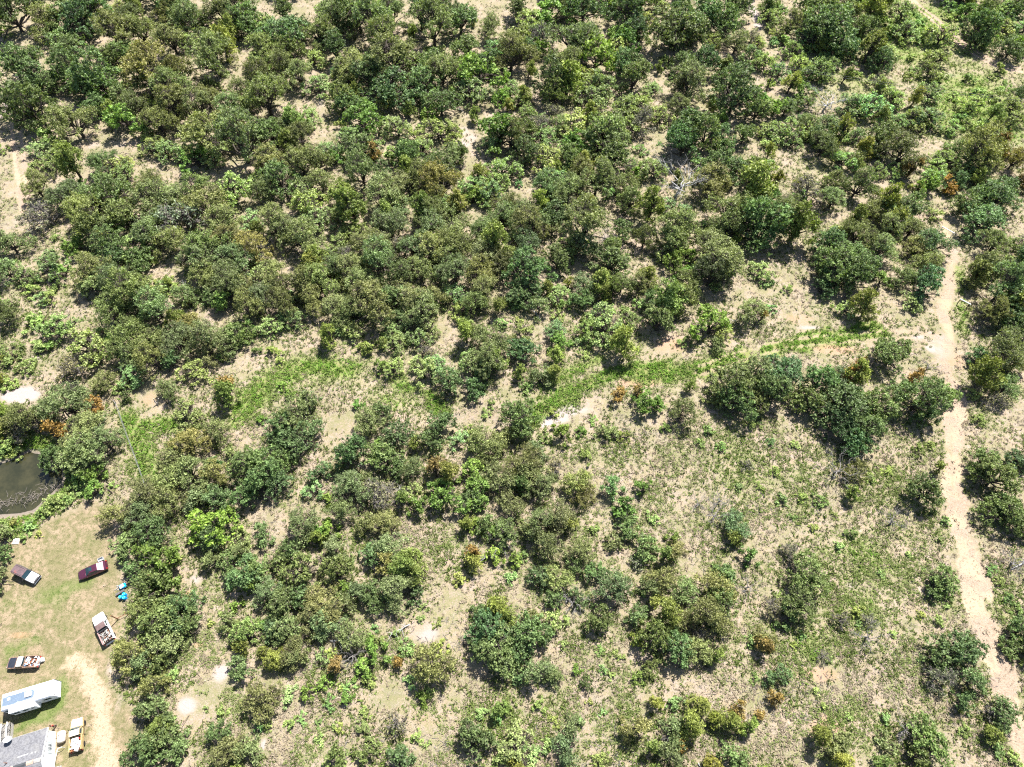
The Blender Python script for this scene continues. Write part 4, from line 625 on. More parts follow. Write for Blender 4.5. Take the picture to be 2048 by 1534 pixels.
def vehicle(name, label, cat, F_, R_p, S):
    F_ = np.array(F_); R_p = np.array(R_p); c = (F_+R_p)/2; rz = math.atan2(F_[1]-R_p[1], F_[0]-R_p[0]); L = S['L']; W = S['W']
    t = empty(name, (c[0], c[1], gh(c[0], c[1])), rz); tag(t, label, cat, S.get('group')); st = [(x*L, z, hw*W/2, zb) for x, z, hw, zb in S['st']]
    MB().add(*loft(st)).build('body', S['paint'], t, True)
    bx0, bx1, tx0, tx1 = (v*L for v in S['cab'][:4]); zb, zr = S['cab'][4:6]; wb, wt = S['cab'][6]*W/2, S['cab'][7]*W/2
    q = dict(front=[(bx1, -wb, zb), (bx1, wb, zb), (tx1, wt, zr), (tx1, -wt, zr)], rear=[(bx0, wb, zb), (bx0, -wb, zb), (tx0, -wt, zr), (tx0, wt, zr)], left=[(bx1, wb, zb), (bx0, wb, zb), (tx0, wt, zr), (tx1, wt, zr)], right=[(bx0, -wb, zb), (bx1, -wb, zb), (tx1, -wt, zr), (tx0, -wt, zr)])
    m = MB()
    for f in q.values(): m.add(f, [(0, 1, 2, 3)])
    m.add([(tx0, -wt, zr), (tx1, -wt, zr), (tx1, wt, zr), (tx0, wt, zr)], [(0, 1, 2, 3)]); m.build('cabin', S['paint'], t)
    st2 = [(tx0-.05, zr, wt, 0), (tx0+.1, zr+.02, wt, 0), ((tx0+tx1)/2, zr+.04, wt, 0), (tx1-.1, zr+.02, wt, 0), (tx1+.04, zr-.005, wt, 0)]
    rf = MB().add(*top_patch(st2, tx0-.05, tx1+.04, 1.0, .012, 6)).build('roof', S.get('roofm', S['paint']), t, True)
    MB().add(*top_patch(st, bx1+.06, S.get('hood', .44)*L, .86, .012)).build('hood', S.get('hoodm', S['paint']), t, True)
    if 'trunk' in S: MB().add(*top_patch(st, S['trunk']*L, bx0-.06, .84, .012)).build('boot_lid', S['paint'], t, True)
    MB().add(*fpatch(q['front'], .05, .95, .08, .95)).build('windscreen', M_GLASS, t)
    MB().add(*fpatch(q['rear'], .08, .92, .12, .9)).build('rear_window', S.get('rearglass', M_GLASS), t)
    for sd_ in ('left', 'right'):
        for u0, u1 in S['win']:
            a, b = (u0, u1) if sd_ == 'left' else (1-u1, 1-u0); MB().add(*fpatch(q[sd_], a, b, .12, .88)).build('side_window', M_GLASS, t)
    for s in (1, -1):
        for x in S['ax']: wheel(t, x*L, s*(W/2-.10), S.get('wr', .34))
        mx = bx1-.22
        MB().box((mx, s*(W/2+.10), zb+.08), (.12, .2, .14), 0, .03).build('wing_mirror', S.get('mirm', M_BLACK), t)
        MB().box((st[-2][0]-.02, s*st[-2][2]*.72, st[-2][1]-.12), (.22, .3, .13), 0, .03).build('headlight', M_LAMP, t)
        MB().box((st[0][0]+.03, s*st[1][2]*.86, lerp(st[0][3], st[1][1], .72)), (.16, .2, .24), 0, .03).build('tail_light', M_RED, t)
    MB().box((st[-1][0]-.01, 0, .46), (.16, W*.9, .16), 0, .05).build('bumper', S.get('bumpm', M_CHROME), t); MB().box((st[0][0]+.0, 0, .5), (.14, W*.9, .16), 0, .05).build('bumper', S.get('bumpm', M_CHROME), t)
    MB().box((st[-1][0]-.03, 0, lerp(st[-1][3], st[-1][1], .75)), (.12, W*.6, .14)).build('grille', M_BLACK, t)
    if 'bed' in S:
        x0, x1, zf, zs = S['bed'][0]*L, S['bed'][1]*L, S['bed'][2], S['bed'][3]; bm = S.get('bedm', S['paint'])
        MB().box(((x0+x1)/2, 0, zf-.03), (x1-x0, W*.86, .06)).build('bed_floor', M_RUST, t)
        for s in (1, -1): MB().box(((x0+x1)/2, s*(W/2-.07), (zf+zs)/2-.05), (x1-x0-.01, .13, zs-zf+.3), 0, .03).build('bed_side', bm if s == S.get('redside', 9) else S['paint'], t)
        MB().box((x0+.04, 0, (zf+zs)/2-.03), (.07, W*.80, zs-zf+.1), 0, .02).build('tailgate', S.get('gatem', S['paint']), t); MB().box((x1-.03, 0, (zf+zs)/2), (.06, W*.84, zs-zf)).build('headboard', S['paint'], t)
    return t, L, W
ST_SEDAN = [(-.5, .70, .78, .34), (-.47, .90, .90, .24), (-.33, .97, .98, .2), (-.05, .94, 1., .2), (.2, .92, 1., .2), (.36, .82, .97, .22), (.46, .70, .88, .26), (.5, .56, .70, .34)]
ST_SUV = [(-.5, 1.02, .90, .42), (-.485, 1.08, .97, .36), (-.3, 1.10, 1., .34), (.15, 1.08, 1., .34), (.36, 1.04, .98, .34), (.47, .98, .94, .36), (.5, .84, .88, .42)]
ST_PICK = [(-.5, .74, .93, .40), (-.48, .76, .96, .36), (-.06, .78, .97, .34), (-.05, 1.08, 1., .34), (.15, 1.08, 1., .34), (.38, 1.02, .98, .34), (.475, .94, .92, .36), (.5, .80, .84, .42)]
def P2(px, py, z): return at(px, py, z)[:2]
maroon = paint('maroon_paint', (.095, .022, .045), .22, .08, .35, .5, 2., .6); suvp = paint('dark_grey_paint', (.075, .068, .07), .55, .15, 0, .4, 2.); suvr = paint('faded_roof', (.135, .09, .095), .7, .22, 0, .3, 1.4, 0, (.22, .08, .075)); pale = paint('bleached_hood', (.58, .66, .70), .35, .06)
veh, L, W = vehicle('suv', 'boxy wagon with faded maroon roof and bleached pale blue hood', 'car', P2(72.1, 1158.2, .95), P2(25.2, 1135, 1.7), dict(L=4.7, W=1.8, st=ST_SUV, paint=suvp, roofm=suvr, hoodm=pale, cab=(-.485, .14, -.46, .04, 1.06, 1.70, .93, .80), win=((.06, .30), (.34, .62), (.66, .95)), ax=(-.29, .31), hood=.47))
for s in (1, -1): MB().tube([(-2.0, s*.58, 1.77), (-.1, s*.58, 1.78)], .022).build('roof_rail', M_BLACK, veh)
veh, L, W = vehicle('sedan', 'glossy maroon sedan with sunroof and sun glare painted on its rear window', 'car', P2(157.5, 1152, .7), P2(212, 1129, .85), dict(L=4.75, W=1.82, st=ST_SEDAN, paint=maroon, cab=(-.40, .22, -.20, .06, .92, 1.40, .90, .68), win=((.12, .47), (.52, .84)), ax=(-.29, .31), trunk=-.47, hood=.45, bumpm=maroon, mirm=maroon, wr=.32, rearglass=paint('sun_glare_glass', (.36, .40, .38), .1, .05, .3, .6)))  # rear glass gets a pale colour as painted sun glare
MB().box((-.02*4.75+.15, 0, 1.465), (.5, .74, .03), 0, .01).build('sunroof', M_GLASS, veh)
whitep = paint('white_truck', (.76, .76, .755), .3, .05, 0, .5); brownr = paint('brown_roof', (.135, .085, .08), .8, .2)
wp, L1, W1 = vehicle('pickup_truck', 'white pickup with matt brown roof, bed heaped with scrap', 'pickup truck', P2(192.4, 1228.3, 1.05), P2(217.7, 1283.7, 1.2), dict(L=5.6, W=1.95, st=ST_PICK, paint=whitep, roofm=brownr, cab=(-.06, .21, -.045, .12, 1.06, 1.72, .92, .76), win=((.10, .52), (.58, .92)), ax=(-.31, .33), bed=(-.49, -.065, .80, 1.22), gatem=M_BLACK, redside=1, bedm=paint('red_rim', (.40, .24, .23), .5, .2), hood=.47, group='pickup trucks in the yard'))
rustw = paint('rusty_white', (.68, .67, .65), .5, .15, 0, .4, 2., 0, (.38, .13, .05)); orange = paint('orange_rust_side', (.30, .19, .13), .7, .3)
jp, L2, W2 = vehicle('pickup_truck', 'black-hooded pickup with rusty white cab and bed full of white junk', 'pickup truck', P2(14, 1326, 1.), P2(75.2, 1322.3, 1.1), dict(L=4.95, W=1.82, st=ST_PICK, paint=orange, roofm=rustw, hoodm=paint('black_hood', (.028, .032, .045), .4, .15), cab=(-.06, .20, -.045, .10, 1.06, 1.62, .92, .80), win=((.15, .88),), ax=(-.31, .33), bed=(-.49, -.065, .80, 1.2), gatem=rustw, redside=1, bedm=orange, hood=.49, group='pickup trucks in the yard'))
cream = paint('cream_paint', (.60, .52, .42), .5, .1); yel = paint('yellow_side', (.48, .36, .17), .5, .15)
cp_, L3, W3 = vehicle('pickup_truck', 'cream and yellow old pickup loaded with white boards', 'pickup truck', P2(153.4, 1440, .95), P2(150.2, 1498.5, 1.1), dict(L=4.7, W=1.85, st=ST_PICK, paint=yel, roofm=cream, hoodm=cream, cab=(-.05, .23, -.035, .12, 1.06, 1.62, .92, .80), win=((.15, .88),), ax=(-.31, .33), bed=(-.49, -.055, .80, 1.18), gatem=M_RUST, hood=.48, bumpm=M_BLACK, group='pickup trucks in the yard'))
def heap(name, label, root, L, W, x0, x1, zf, n, mats, big, seed):
    gg = np.random.default_rng(seed); m = MB(); fm = []
    for i in range(n):
        x = gg.uniform(x0, x1)*L; y = gg.uniform(-.40, .40)*W; z = zf+.08+gg.random()*.32*(1-abs(y)/W)
        d = (gg.uniform(.1, big), gg.uniform(.06, big*.5), gg.uniform(.03, .14)); nf = len(m.F)
        if i % 3 == 0: a = gg.uniform(0, 6.28); m.tube([(x, y, z), (x+math.cos(a)*big*.8*gg.random(), y+math.sin(a)*big*.6*gg.random(), z+.1)], gg.uniform(.025, .07), 7)
        else: m.box((x, y, z), d, gg.uniform(0, 3.14), 0, (gg.uniform(-.4, .4), gg.uniform(-.4, .4)))
        fm += [int(gg.integers(len(mats)))]*(len(m.F)-nf)
    Mw = root.matrix_basis; me = mesh(name, np.array([tuple(Mw @ Vector(v)) for v in m.V]), m.F, mats, None, False, fm)
    return tag(link(name, me), label, 'scrap', kind='stuff')
junkw = paint('junk_white', (.66, .66, .66), .5, .15); junkt = paint('junk_tan', (.42, .33, .25), .8, .25); junkb = paint('junk_blue', (.10, .17, .30), .5, .2)
heap('scrap_heap', 'heap of grey and white scrap in the brown-roofed pickup bed', wp, L1, W1, -.46, -.12, .86, 130, [junkw, M_GREYW, M_BLACK, M_GREYW, M_GREYW], .30, 1)
heap('scrap_heap', 'pile of white metal junk overflowing the black-hooded pickup bed', jp, L2, W2, -.5, -.10, .86, 60, [junkw, junkw, junkw, M_RUST, junkb, M_BLACK], .6, 2)
bl = MB(); bl.box((0, 0, 0), (1.05, .22, .14), 0, .03)
o = bl.build('rolled_tarp', M_BLACK); o.matrix_basis = wp.matrix_basis @ Matrix.Translation((-.085*L1, 0, 1.30)) @ Matrix.Rotation(math.pi/2, 4, 'Z') @ Matrix.Scale(1.5, 4, (1, 0, 0)); tag(o, 'black rolled tarp lying behind the brown pickup roof', 'tarp')
for i, (dx, dy, lx, ly, rz, z) in enumerate([(-.25, .05, 1.5, .95, .05, 1.05), (-.36, .20, 1.45, .62, .35, 1.17)]):
    o = MB().box((0, 0, 0), (lx, ly, .035)).build('board', junkw); o.matrix_basis = cp_.matrix_basis @ Matrix.Translation((dx*L3, -dy*W3 if i else dy*W3, z)) @ Matrix.Rotation(-rz if i else rz, 4, 'Z'); tag(o, ['white sheet board lying flat in the cream pickup bed', 'white board slanting out over the cream pickup tailgate'][i], 'board')
heap('scrap_heap', 'scattered white and red odds and ends in the cream pickup bed', cp_, L3, W3, -.4, -.1, 1.02, 22, [junkw, junkw, junkt, M_RED], .3, 3)
p = P2(83, 1320, .4); m = MB(); m.box((0, 0, .35), (.75, .6, .55), .3, .08).box((.1, .05, .7), (.45, .4, .2), .8, .05)
o = m.build('washing_machine', junkw); o.location = (p[0], p[1], gh(*p)); tag(o, 'white dented appliance on the grass behind the junk pickup', 'appliance')
# ---- travel trailer
rvc = np.array([-75.0, 15.1]); rvz = math.atan2(2.18, 7.13)
rv = empty('travel_trailer', (rvc[0], rvc[1], gh(*rvc)), rvz); tag(rv, 'long white travel trailer with a slide-out and grey sheen painted on its roof', 'trailer')
t = NT('trailer_roof'); n = t.noise(.8, 5, .6, t.obj()); n2 = t.noise(5., 4, .7, t.obj()); sx = t.n('SeparateXYZ'); t.t.links.new(t.obj(), sx.inputs[0])
sheen_band = t.math('MULTIPLY', t.ramp(t.math('ABSOLUTE', sx.outputs[1]), .45, 1.1, 1., 0.), t.ramp(sx.outputs[0], .2, 2.2, 1., 0.))  # blue-grey sheen painted into the colour along the roof centre
M_RVR = t.bsdf(t.mix(t.ramp(t.math('ADD', t.math('MULTIPLY', sheen_band, .9), t.math('MULTIPLY', t.math('SUBTRACT', n, .5), 1.2)), .35, .8), (.66, .68, .70), t.mix(n2, (.05, .075, .11), (.17, .215, .27))), .3, 0, .5)
M_RVW = paint('trailer_white', (.72, .74, .77), .35, .05)
prof = [(-1.2, .55), (1.2, .55), (1.22, 2.62), (1.12, 2.80), (-1.12, 2.80), (-1.22, 2.62)]
m = MB(); V = []
for x, sh, dz in ((-3.9, .0, -.25), (-3.72, .0, 0), (3.62, 0, 0), (3.72, 0, -.05)):
    V += [(x, y, z+(dz if z > 2 else -dz)) for y, z in prof]
F = [(i*6+k, i*6+(k+1) % 6, (i+1)*6+(k+1) % 6, (i+1)*6+k) for i in range(3) for k in range(6)]+[(5, 4, 3, 2, 1, 0), tuple(range(18, 24))]
m.add(V, F).build('shell', M_RVW, rv)
MB().box((-.05, 0, 2.815), (7.2, 2.26, .03), 0, .01).build('roof', M_RVR, rv)
so_ = MB().box((-.85, -1.56, 1.72), (3.75, .68, 1.72), 0, .03).build('slide_out', M_RVW, rv); MB().box((-.85, -1.56, 2.61), (3.8, .72, .05), 0, .02).build('slide_roof', M_WHITE, so_)
for x, ww, z, hh in ((-2.1, 1.0, 1.75, .55), (-.75, .8, 1.8, .5), (.35, .4, 1.8, .4)): MB().box((x, -1.905, z), (ww, .03, hh)).build('window', M_GLASS, so_)
for x, ww in ((-3.2, .8), (2.4, 1.1)): MB().box((x, -1.225, 1.8), (ww, .03, .6)).build('window', M_GLASS, rv)
MB().box((1.75, -1.225, 1.5), (.7, .03, 1.8)).build('door', paint('trailer_door', (.55, .57, .60), .4, .05), rv)
MB().box((.15, .05, 2.97), (1.0, .75, .30), 0, .1).build('air_conditioner', M_WHITE, rv)
for x, y in ((2.5, .55), (.25, .75), (-2.7, .2)): MB().box((x, y, 2.87), (.38, .38, .10), 0, .03).build('roof_vent', M_WHITE, rv)
MB().box((1.9, -.05, 2.86), (.5, .1, .06), .5).build('roof_vent', M_BLACK, rv)
for s in (1, -1): MB().box((3.73, s*1.0, 2.35), (.04, .1, .14)).build('marker_light', M_BLACK, rv); MB().tube([(3.74, s*1.2, .6), (3.74, s*1.2, 2.6)], .025).build('edge_trim', paint('blue_edge', (.10, .12, .30), .4, .1), rv)
for s in (1, -1):
    for x in (-.2, .65): wheel(rv, x, s*1.08, .34)
MB().tube([(-3.7, .5, .5), (-5.0, 0, .45), (-3.7, -.5, .5)], .05).build('tow_hitch', M_BLACK, rv)
# ---- house
hu = 17.5; cu, su = math.cos(R_(hu)), math.sin(R_(hu))
HO = np.array([-70.62+su*4.45, 10.55-cu*4.45])
hs = empty('house', (HO[0], HO[1], gh(*HO)), R_(hu)); tag(hs, 'single storey house with worn grey shingle roof and white gable wall', 'house')
EV, RG, HW, LN = 2.62, 3.85, 4.15, 13.
V = [(0, -HW, 0), (0, HW, 0), (0, HW, EV), (0, 0, RG-.08), (0, -HW, EV)]; V += [(-LN, y, z) for _, y, z in V]
MB().add(V, [(0, 1, 2, 3, 4), (9, 8, 7, 6, 5), (1, 0, 5, 6), (2, 1, 6, 7), (0, 4, 9, 5)]).build('wall', M_WHITE, hs)
t = NT('shingles'); sx = t.n('SeparateXYZ'); t.t.links.new(t.obj(), sx.inputs[0])
row = t.math('FLOOR', t.math('MULTIPLY', sx.outputs[1], 6.2)); cmb = t.n('CombineXYZ'); t.set(cmb.inputs[0], t.math('ADD', t.math('MULTIPLY', sx.outputs[0], 1.6), t.math('MULTIPLY', row, .37))); t.set(cmb.inputs[1], row)
wn = t.n('TexNoise'); wn.inputs['Scale'].default_value = 2.2; t.t.links.new(cmb.outputs[0], wn.inputs['Vector']); big = t.noise(.6, 4, .6, t.obj())
c = t.mix(t.ramp(wn.outputs['Fac'], .3, .7), (.09, .09, .097), (.155, .155, .163)); c = t.mix(t.math('MULTIPLY', t.ramp(big, .45, .7), .5), c, (.18, .177, .17))
M_SHG = t.bsdf(c, .9, 0, .2, t.bump(t.math('FRACT', t.math('MULTIPLY', sx.outputs[1], 6.2)), .4, .03))
rf = None
for s in (1, -1):     # stepped courses, each one a strip
    m = MB(); nC = 14; x0, x1 = -LN, .22; ye, yr = HW+.32, .0; ze = EV-.09
    for k in range(nC):
        a, b = k/nC, (k+1.12)/nC; ya, yb = lerp(ye, yr, a), lerp(ye, yr, min(b, 1)); za, zb_ = lerp(ze, RG, a)+.035, lerp(ze, RG, min(b, 1))+.012
        V = [(x0, s*ya, za), (x1, s*ya, za), (x1, s*yb, zb_), (x0, s*yb, zb_), (x0, s*ya, za-.05), (x1, s*ya, za-.05), (x1, s*yb, zb_-.05), (x0, s*yb, zb_-.05)]
        F = [(0, 1, 2, 3), (7, 6, 5, 4), (0, 4, 5, 1), (1, 5, 6, 2), (2, 6, 7, 3), (3, 7, 4, 0)]
        m.add(V, F if s < 0 else [tuple(reversed(f)) for f in F])
    rf = m.build('roof', M_SHG, hs)
    V = [(.22, s*(HW+.32), EV-.10), (.22, 0, RG+.0), (.30, 0, RG+.0), (.30, s*(HW+.32), EV-.10)]; V += [(x, y, z-.16) for x, y, z in V]; V = [(x, y, z+.07) for x, y, z in V]
    MB().add(V, [(0, 1, 2, 3), (7, 6, 5, 4), (0, 4, 5, 1), (1, 5, 6, 2), (2, 6, 7, 3), (3, 7, 4, 0)]).build('barge_board', M_WHITE, hs)
    MB().box((-LN/2+.1, s*(HW+.34), EV-.12), (LN, .05, .14)).build('fascia', M_GREYW, hs)
tanc = paint('bare_felt', (.50, .33, .25), .9, .2); dkp = paint('dark_patch', (.055, .06, .065), .8, .2)
for x0, x1, mt in ((-10.5, -6.4, tanc), (-6.3, -5.6, tanc), (-5.5, -3.75, tanc), (-3.7, -1.95, dkp), (-1.9, -.95, tanc), (-.85, .1, M_GREYW)):
    V = [(x0, -.28, RG-.03), (x1, -.28, RG-.03), (x1, 0, RG+.075), (x0, 0, RG+.075), (x1, .28, RG-.03), (x0, .28, RG-.03)]; MB().add(V, [(0, 1, 2, 3), (3, 2, 4, 5), (0, 5, 4, 1), (0, 3, 5), (1, 4, 2)]).build('ridge_cap', mt, rf)
def roofz(y): return lerp(RG, EV-.09, abs(y)/(HW+.32))
for x0, x1, y in ((-3.4, -1.9, 1.35), (-1.5, -1.25, 1.3), (-.95, -.8, 1.3)): MB().box(((x0+x1)/2, y, roofz(y)+.055), (x1-x0, .07, .02), .02, 0, (-math.atan2(RG-EV, HW), 0)).build('sealant', M_WHITE, rf)
MB().tube([(-4.75, 1.0, roofz(1.)-.1), (-4.75, 1.0, roofz(1.)+.75)], [.08, .05]).build('vent_pipe', M_RUST, hs)
MB().box((.025, 1.85, 1.55), (.05, .95, 1.15)).build('window_frame', M_WHITE, hs)
for dy in (-.22, .22): MB().box((.055, 1.85+dy, 1.55), (.03, .36, 1.0)).build('pane', M_GLASS, hs)
for z in (1.25, 1.58, 1.88): MB().box((.076, 1.85, z), (.014, .8, .035)).build('glazing_bar', M_WHITE, hs)
for dy in (-.72, .72): MB().box((.035, 1.85+dy, 1.55), (.05, .36, 1.2)).build('shutter', paint('pale_shutter', (.50, .57, .57), .6, .05), hs)
MB().box((.03, -1.6, 1.1), (.06, .95, 2.05)).build('door', paint('house_door', (.55, .52, .48), .5, .08), hs)
for k in range(3): MB().box((.35+.28*k, -1.6, .42-.17*k), (.28, 1.3, .10)).build('step', M_GREYW, hs)
def rel(p): d = np.array(p[:2])-HO; return (d[0]*cu+d[1]*su, -d[0]*su+d[1]*cu)
# white handrail by the gable
hr = empty('handrail', (*P2(118, 1498, 0), gh(*P2(118, 1498, 0)))); tag(hr, 'white pipe handrail bent round the gable end of the house', 'handrail')
pts = [P2(123, 1494, .9), P2(115.5, 1497.5, .9), P2(113.5, 1503, .9), P2(110, 1520, .9), P2(107, 1545, .9)]; b0 = np.array(hr.location[:2])
MB().tube([(*(np.array(q)-b0), .95) for q in pts], .045).build('rail', M_WHITE, hr)
for q in pts[::2]: MB().tube([(*(np.array(q)-b0), -.02), (*(np.array(q)-b0), .95)], .035).build('post', M_WHITE, hr)
# deck with railings
dk = empty('deck', (HO[0]-7.6*cu-5.9*su, HO[1]-7.6*su+5.9*cu, 0), R_(hu)); dk.location.z = gh(dk.location.x, dk.location.y); tag(dk, 'grey wooden deck with pale handrails behind the house', 'deck')
for k in range(24): MB().box((-2.9+.175*k, 0, .68), (.155, 3.0, .04)).build('plank', M_GREYW, dk)
for x in (.45, 1.28): MB().box((x, 0, 1.62), (.12, 3.05, .06)).build('rail', paint('pale_rail', (.62, .60, .57), .8, .1), dk)
MB().box((-1.3, 1.5, 1.62), (3.6, .12, .06)).build('rail', M_GREYW, dk)
for x in (.45, 1.28):
    for y in (-1.45, -.5, .5, 1.42): MB().box((x, y, .82), (.1, .1, 1.64)).build('post', M_GREYW, dk)
    for k in range(11): MB().box((x, -1.3+.25*k, 1.15), (.035, .05, .9)).build('baluster', M_GREYW, dk)
MB().box((1.36, 0, .35), (.03, 3.0, .62)).build('skirt', M_GREYW, dk)
for x, y, d in ((-.2, .6, (.6, .5, .5)), (-.6, -.5, (.8, .4, .35)), (.85, -.7, (.35, .5, .4))):
    w_ = dk.matrix_basis @ Vector((x, y, .70)); o = MB().box((0, 0, d[2]/2), d, 0, .05).build('storage_box', M_BLACK); o.location = w_; o.rotation_euler = (0, 0, R_(hu)+x); tag(o, {-.2: 'dark storage box in the middle of the grey deck', -.6: 'low dark box on the deck nearest the eave', .85: 'dark box on the narrow walkway of the deck'}[x], 'box')
# satellite dish on a pole
dp = at(16, 1480, 3.3); sdh = empty('satellite_dish', (dp[0], dp[1], gh(*dp[:2])), R_(150)); tag(sdh, 'pale satellite dish on a pole at the edge of the grey roof', 'satellite dish')
MB().tube([(0, 0, -.05), (0, 0, 3.35)], .04).build('pole', M_GREYW, sdh)
m = MB(); prof = [(.02, 0), (.2, .02), (.4, .07), (.52, .12), (.535, .12), (.4, .05), (.02, -.02)]
ob = m.lathe(prof, 24).build('dish', paint('dish_grey', (.60, .66, .70), .4, .05), sdh, True); ob.location = (0, 0, 3.42); ob.rotation_euler = (R_(28), R_(12), 0)
MB().tube([(0, .35, 3.35), (.1, .25, 3.8), (.08, .1, 3.95)], .02).build('feed_arm', M_BLACK, sdh)
# ---- tank, barrels, oddments
tp = (P2(122.5, 1463, .8)+P2(121, 1484, .8))/2; tz = math.atan2(P2(122.5, 1463, .8)[1]-P2(121, 1484, .8)[1], P2(122.5, 1463, .8)[0]-P2(121, 1484, .8)[0])
tk = empty('storage_tank', (tp[0], tp[1], gh(*tp)), tz); tag(tk, 'cream round tank on its side between house and cream pickup', 'tank')
MB().lathe([(.05, -.86), (.34, -.82), (.53, -.70), (.58, -.60), (.58, .60), (.53, .70), (.34, .82), (.05, .86)], 24, (0, 0, .68), 'X').build('shell', paint('tank_cream', (.68, .60, .50), .45, .07), tk, True)
MB().lathe([(.09, 0), (.09, .1), (.07, .12)], 14, (.12, .12, 1.23)).build('filler_cap', M_BLACK, tk)
for x in (-.45, .45): MB().box((x, 0, .09), (.1, .8, .2)).build('cradle', M_RUST, tk)
M_BLUE = paint('blue_plastic', (.0, .26, .62), .35, .08); M_CYAN = paint('blue_lid', (.02, .46, .72), .35, .06)
for i, (x, y) in enumerate(((246.4, 1187.8), (239.5, 1193.3), (246.7, 1194.6))):
    p = P2(x, y, .9); b = empty('barrel', (p[0], p[1], gh(*p))); tag(b, ['blue plastic barrel of the three nearest the dark bench', 'blue plastic barrel on the lawn side of the three', 'blue plastic barrel against the trees, lowest of the three'][i], 'barrel', 'three blue barrels by the trees')
    MB().lathe([(.25, 0), (.285, .04), (.285, .28), (.30, .30), (.285, .33), (.285, .58), (.30, .60), (.285, .63), (.285, .85), (.26, .90), (.05, .90)], 20).build('drum', M_BLUE, b, True)
    MB().lathe([(.24, 0), (.24, .012), (.05, .02)], 20, (0, 0, .895)).build('lid', M_CYAN, b, True)
    for a in (0.6, 3.7): MB().lathe([(.035, 0), (.035, .03)], 8, (.15*math.cos(a), .15*math.sin(a), .91)).build('bung', M_WHITE, b)
p0, p1 = P2(231.5, 1189, .5), P2(248, 1179.5, .5); c_ = (p0+p1)/2; bn = empty('bench', (c_[0], c_[1], gh(*c_)), math.atan2(p1[1]-p0[1], p1[0]-p0[0])); tag(bn, 'dark plank bench between the blue barrels and the blue bin', 'bench')
for s in (-.1, .1): MB().box((0, s, .48), (1.55, .18, .05)).build('seat_plank', paint('dark_plank', (.13, .12, .115), .8, .2), bn)
for s in (-.6, .6): MB().box((s, 0, .22), (.08, .36, .46)).build('leg', M_BLACK, bn)
p = P2(246, 1172, .4); b = empty('bin', (p[0], p[1], gh(*p)), .5); tag(b, 'blue plastic bin with a grey sheet lying across it', 'bin')
m = MB(); V = [(x*sx_, y*sx_, z) for z, sx_ in ((0, .42), (.62, .52)) for x, y in ((-1, -.7), (1, -.7), (1, .7), (-1, .7))]; m.add(V, [(3, 2, 1, 0), (0, 1, 5, 4), (1, 2, 6, 5), (2, 3, 7, 6), (3, 0, 4, 7), (4, 5, 6, 7)]).build('tub', M_BLUE, b); MB().box((-.15, 0, .65), (.75, .62, .04), .4, .01).build('cover_sheet', paint('grey_sheet', (.42, .42, .43), .7, .2), b)
p = P2(237, 1175, .15); m = MB()
gg = np.random.default_rng(9)
for i in range(9): m.box((gg.uniform(-.5, .5), gg.uniform(-.4, .4), .08), (gg.uniform(.2, .6), gg.uniform(.08, .25), .1), gg.uniform(0, 3))
o = m.build('rubbish', M_GREYW); o.location = (p[0], p[1], gh(*p)); tag(o, 'small heap of grey rubbish beside the blue bin', 'rubbish', kind='stuff')
p = P2(201.5, 1119, .3); o = empty('plastic_crate', (p[0], p[1], gh(*p)), .5); tag(o, 'pale grey plastic crate on the grass behind the maroon sedan', 'crate')
cr_m = paint('crate_grey', (.46, .49, .52), .5, .1); MB().box((0, 0, .04), (.85, .6, .06)).build('base', cr_m, o)
for s in (1, -1): MB().box((0, s*.3, .24), (.85, .04, .4)).build('side', cr_m, o); MB().box((s*.42, 0, .24), (.04, .56, .4)).build('side', cr_m, o)
p = on(32.5, 1083); o = empty('concrete_slab', p, .02); tag(o, 'pale square concrete slab with a small hatch near the pond', 'slab')
MB().box((0, 0, .06), (1.15, 1.0, .16), 0, .02).build('slab', paint('pale_concrete', (.60, .53, .46), .8, .06), o); MB().box((.05, .12, .2), (.42, .3, .14), 0, .02).build('hatch', paint('hatch_grey', (.33, .33, .33), .5, .2), o)
# H-shaped pipe frame by the white pickup
pa, pb = on(236.5, 1238.5), on(256.5, 1229); fr = empty('fence_brace', pa); tag(fr, 'rusty H-shaped pipe brace between the white pickup and the trees', 'brace'); d = pb-pa
MB().tube([(0, 0, -.1), (0, 0, 2.5)], .09).build('post', M_RUST, fr); MB().tube([(d[0], d[1], d[2]-.1), (d[0], d[1], d[2]+1.3)], .08).build('post', M_RUST, fr); MB().tube([(0, 0, .55), (d[0], d[1], d[2]+.55)], .05).build('rail', M_RUST, fr)
# pipe fence running down past the pond
fp = [on(x, y) for x, y in ((232, 806), (238, 818.6), (248, 848), (264.5, 893), (278, 930), (292, 969), (302, 993))]; fn = empty('pipe_fence', fp[0]); tag(fn, 'thin grey pipe fence running down the weedy strip beside the pond', 'fence')
gal = paint('galvanised', (.34, .345, .36), .45, .15, .4); b0 = fp[0]
for a, b in zip(fp[:-1], fp[1:]):
    MB().tube([tuple(a-b0+np.array([0, 0, 1.05])), tuple(b-b0+np.array([0, 0, 1.05]))], .024, 6).build('rail', gal, fn); MB().tube([tuple(a-b0+np.array([0, 0, .55])), tuple(b-b0+np.array([0, 0, .55]))], .025, 6).build('rail', gal, fn)
for a in fp: MB().tube([tuple(a-b0+np.array([0, 0, -.2])), tuple(a-b0+np.array([0, 0, 1.1]))], .045, 6).build('post', gal, fn)
for i, (x, y) in enumerate(((219, 969), (224, 986))):
    q = on(x, y); o = MB().tube([(0, 0, -.2), (-.1, .05, 1.4)], [.14, .12], 8).build('fence_post', BARK['bark']); o.location = q; tag(o, ['dark wooden post on the pond bank, upper of the pair', 'dark wooden post on the pond bank, lower of the pair'][i], 'post', 'wooden posts by the pond')
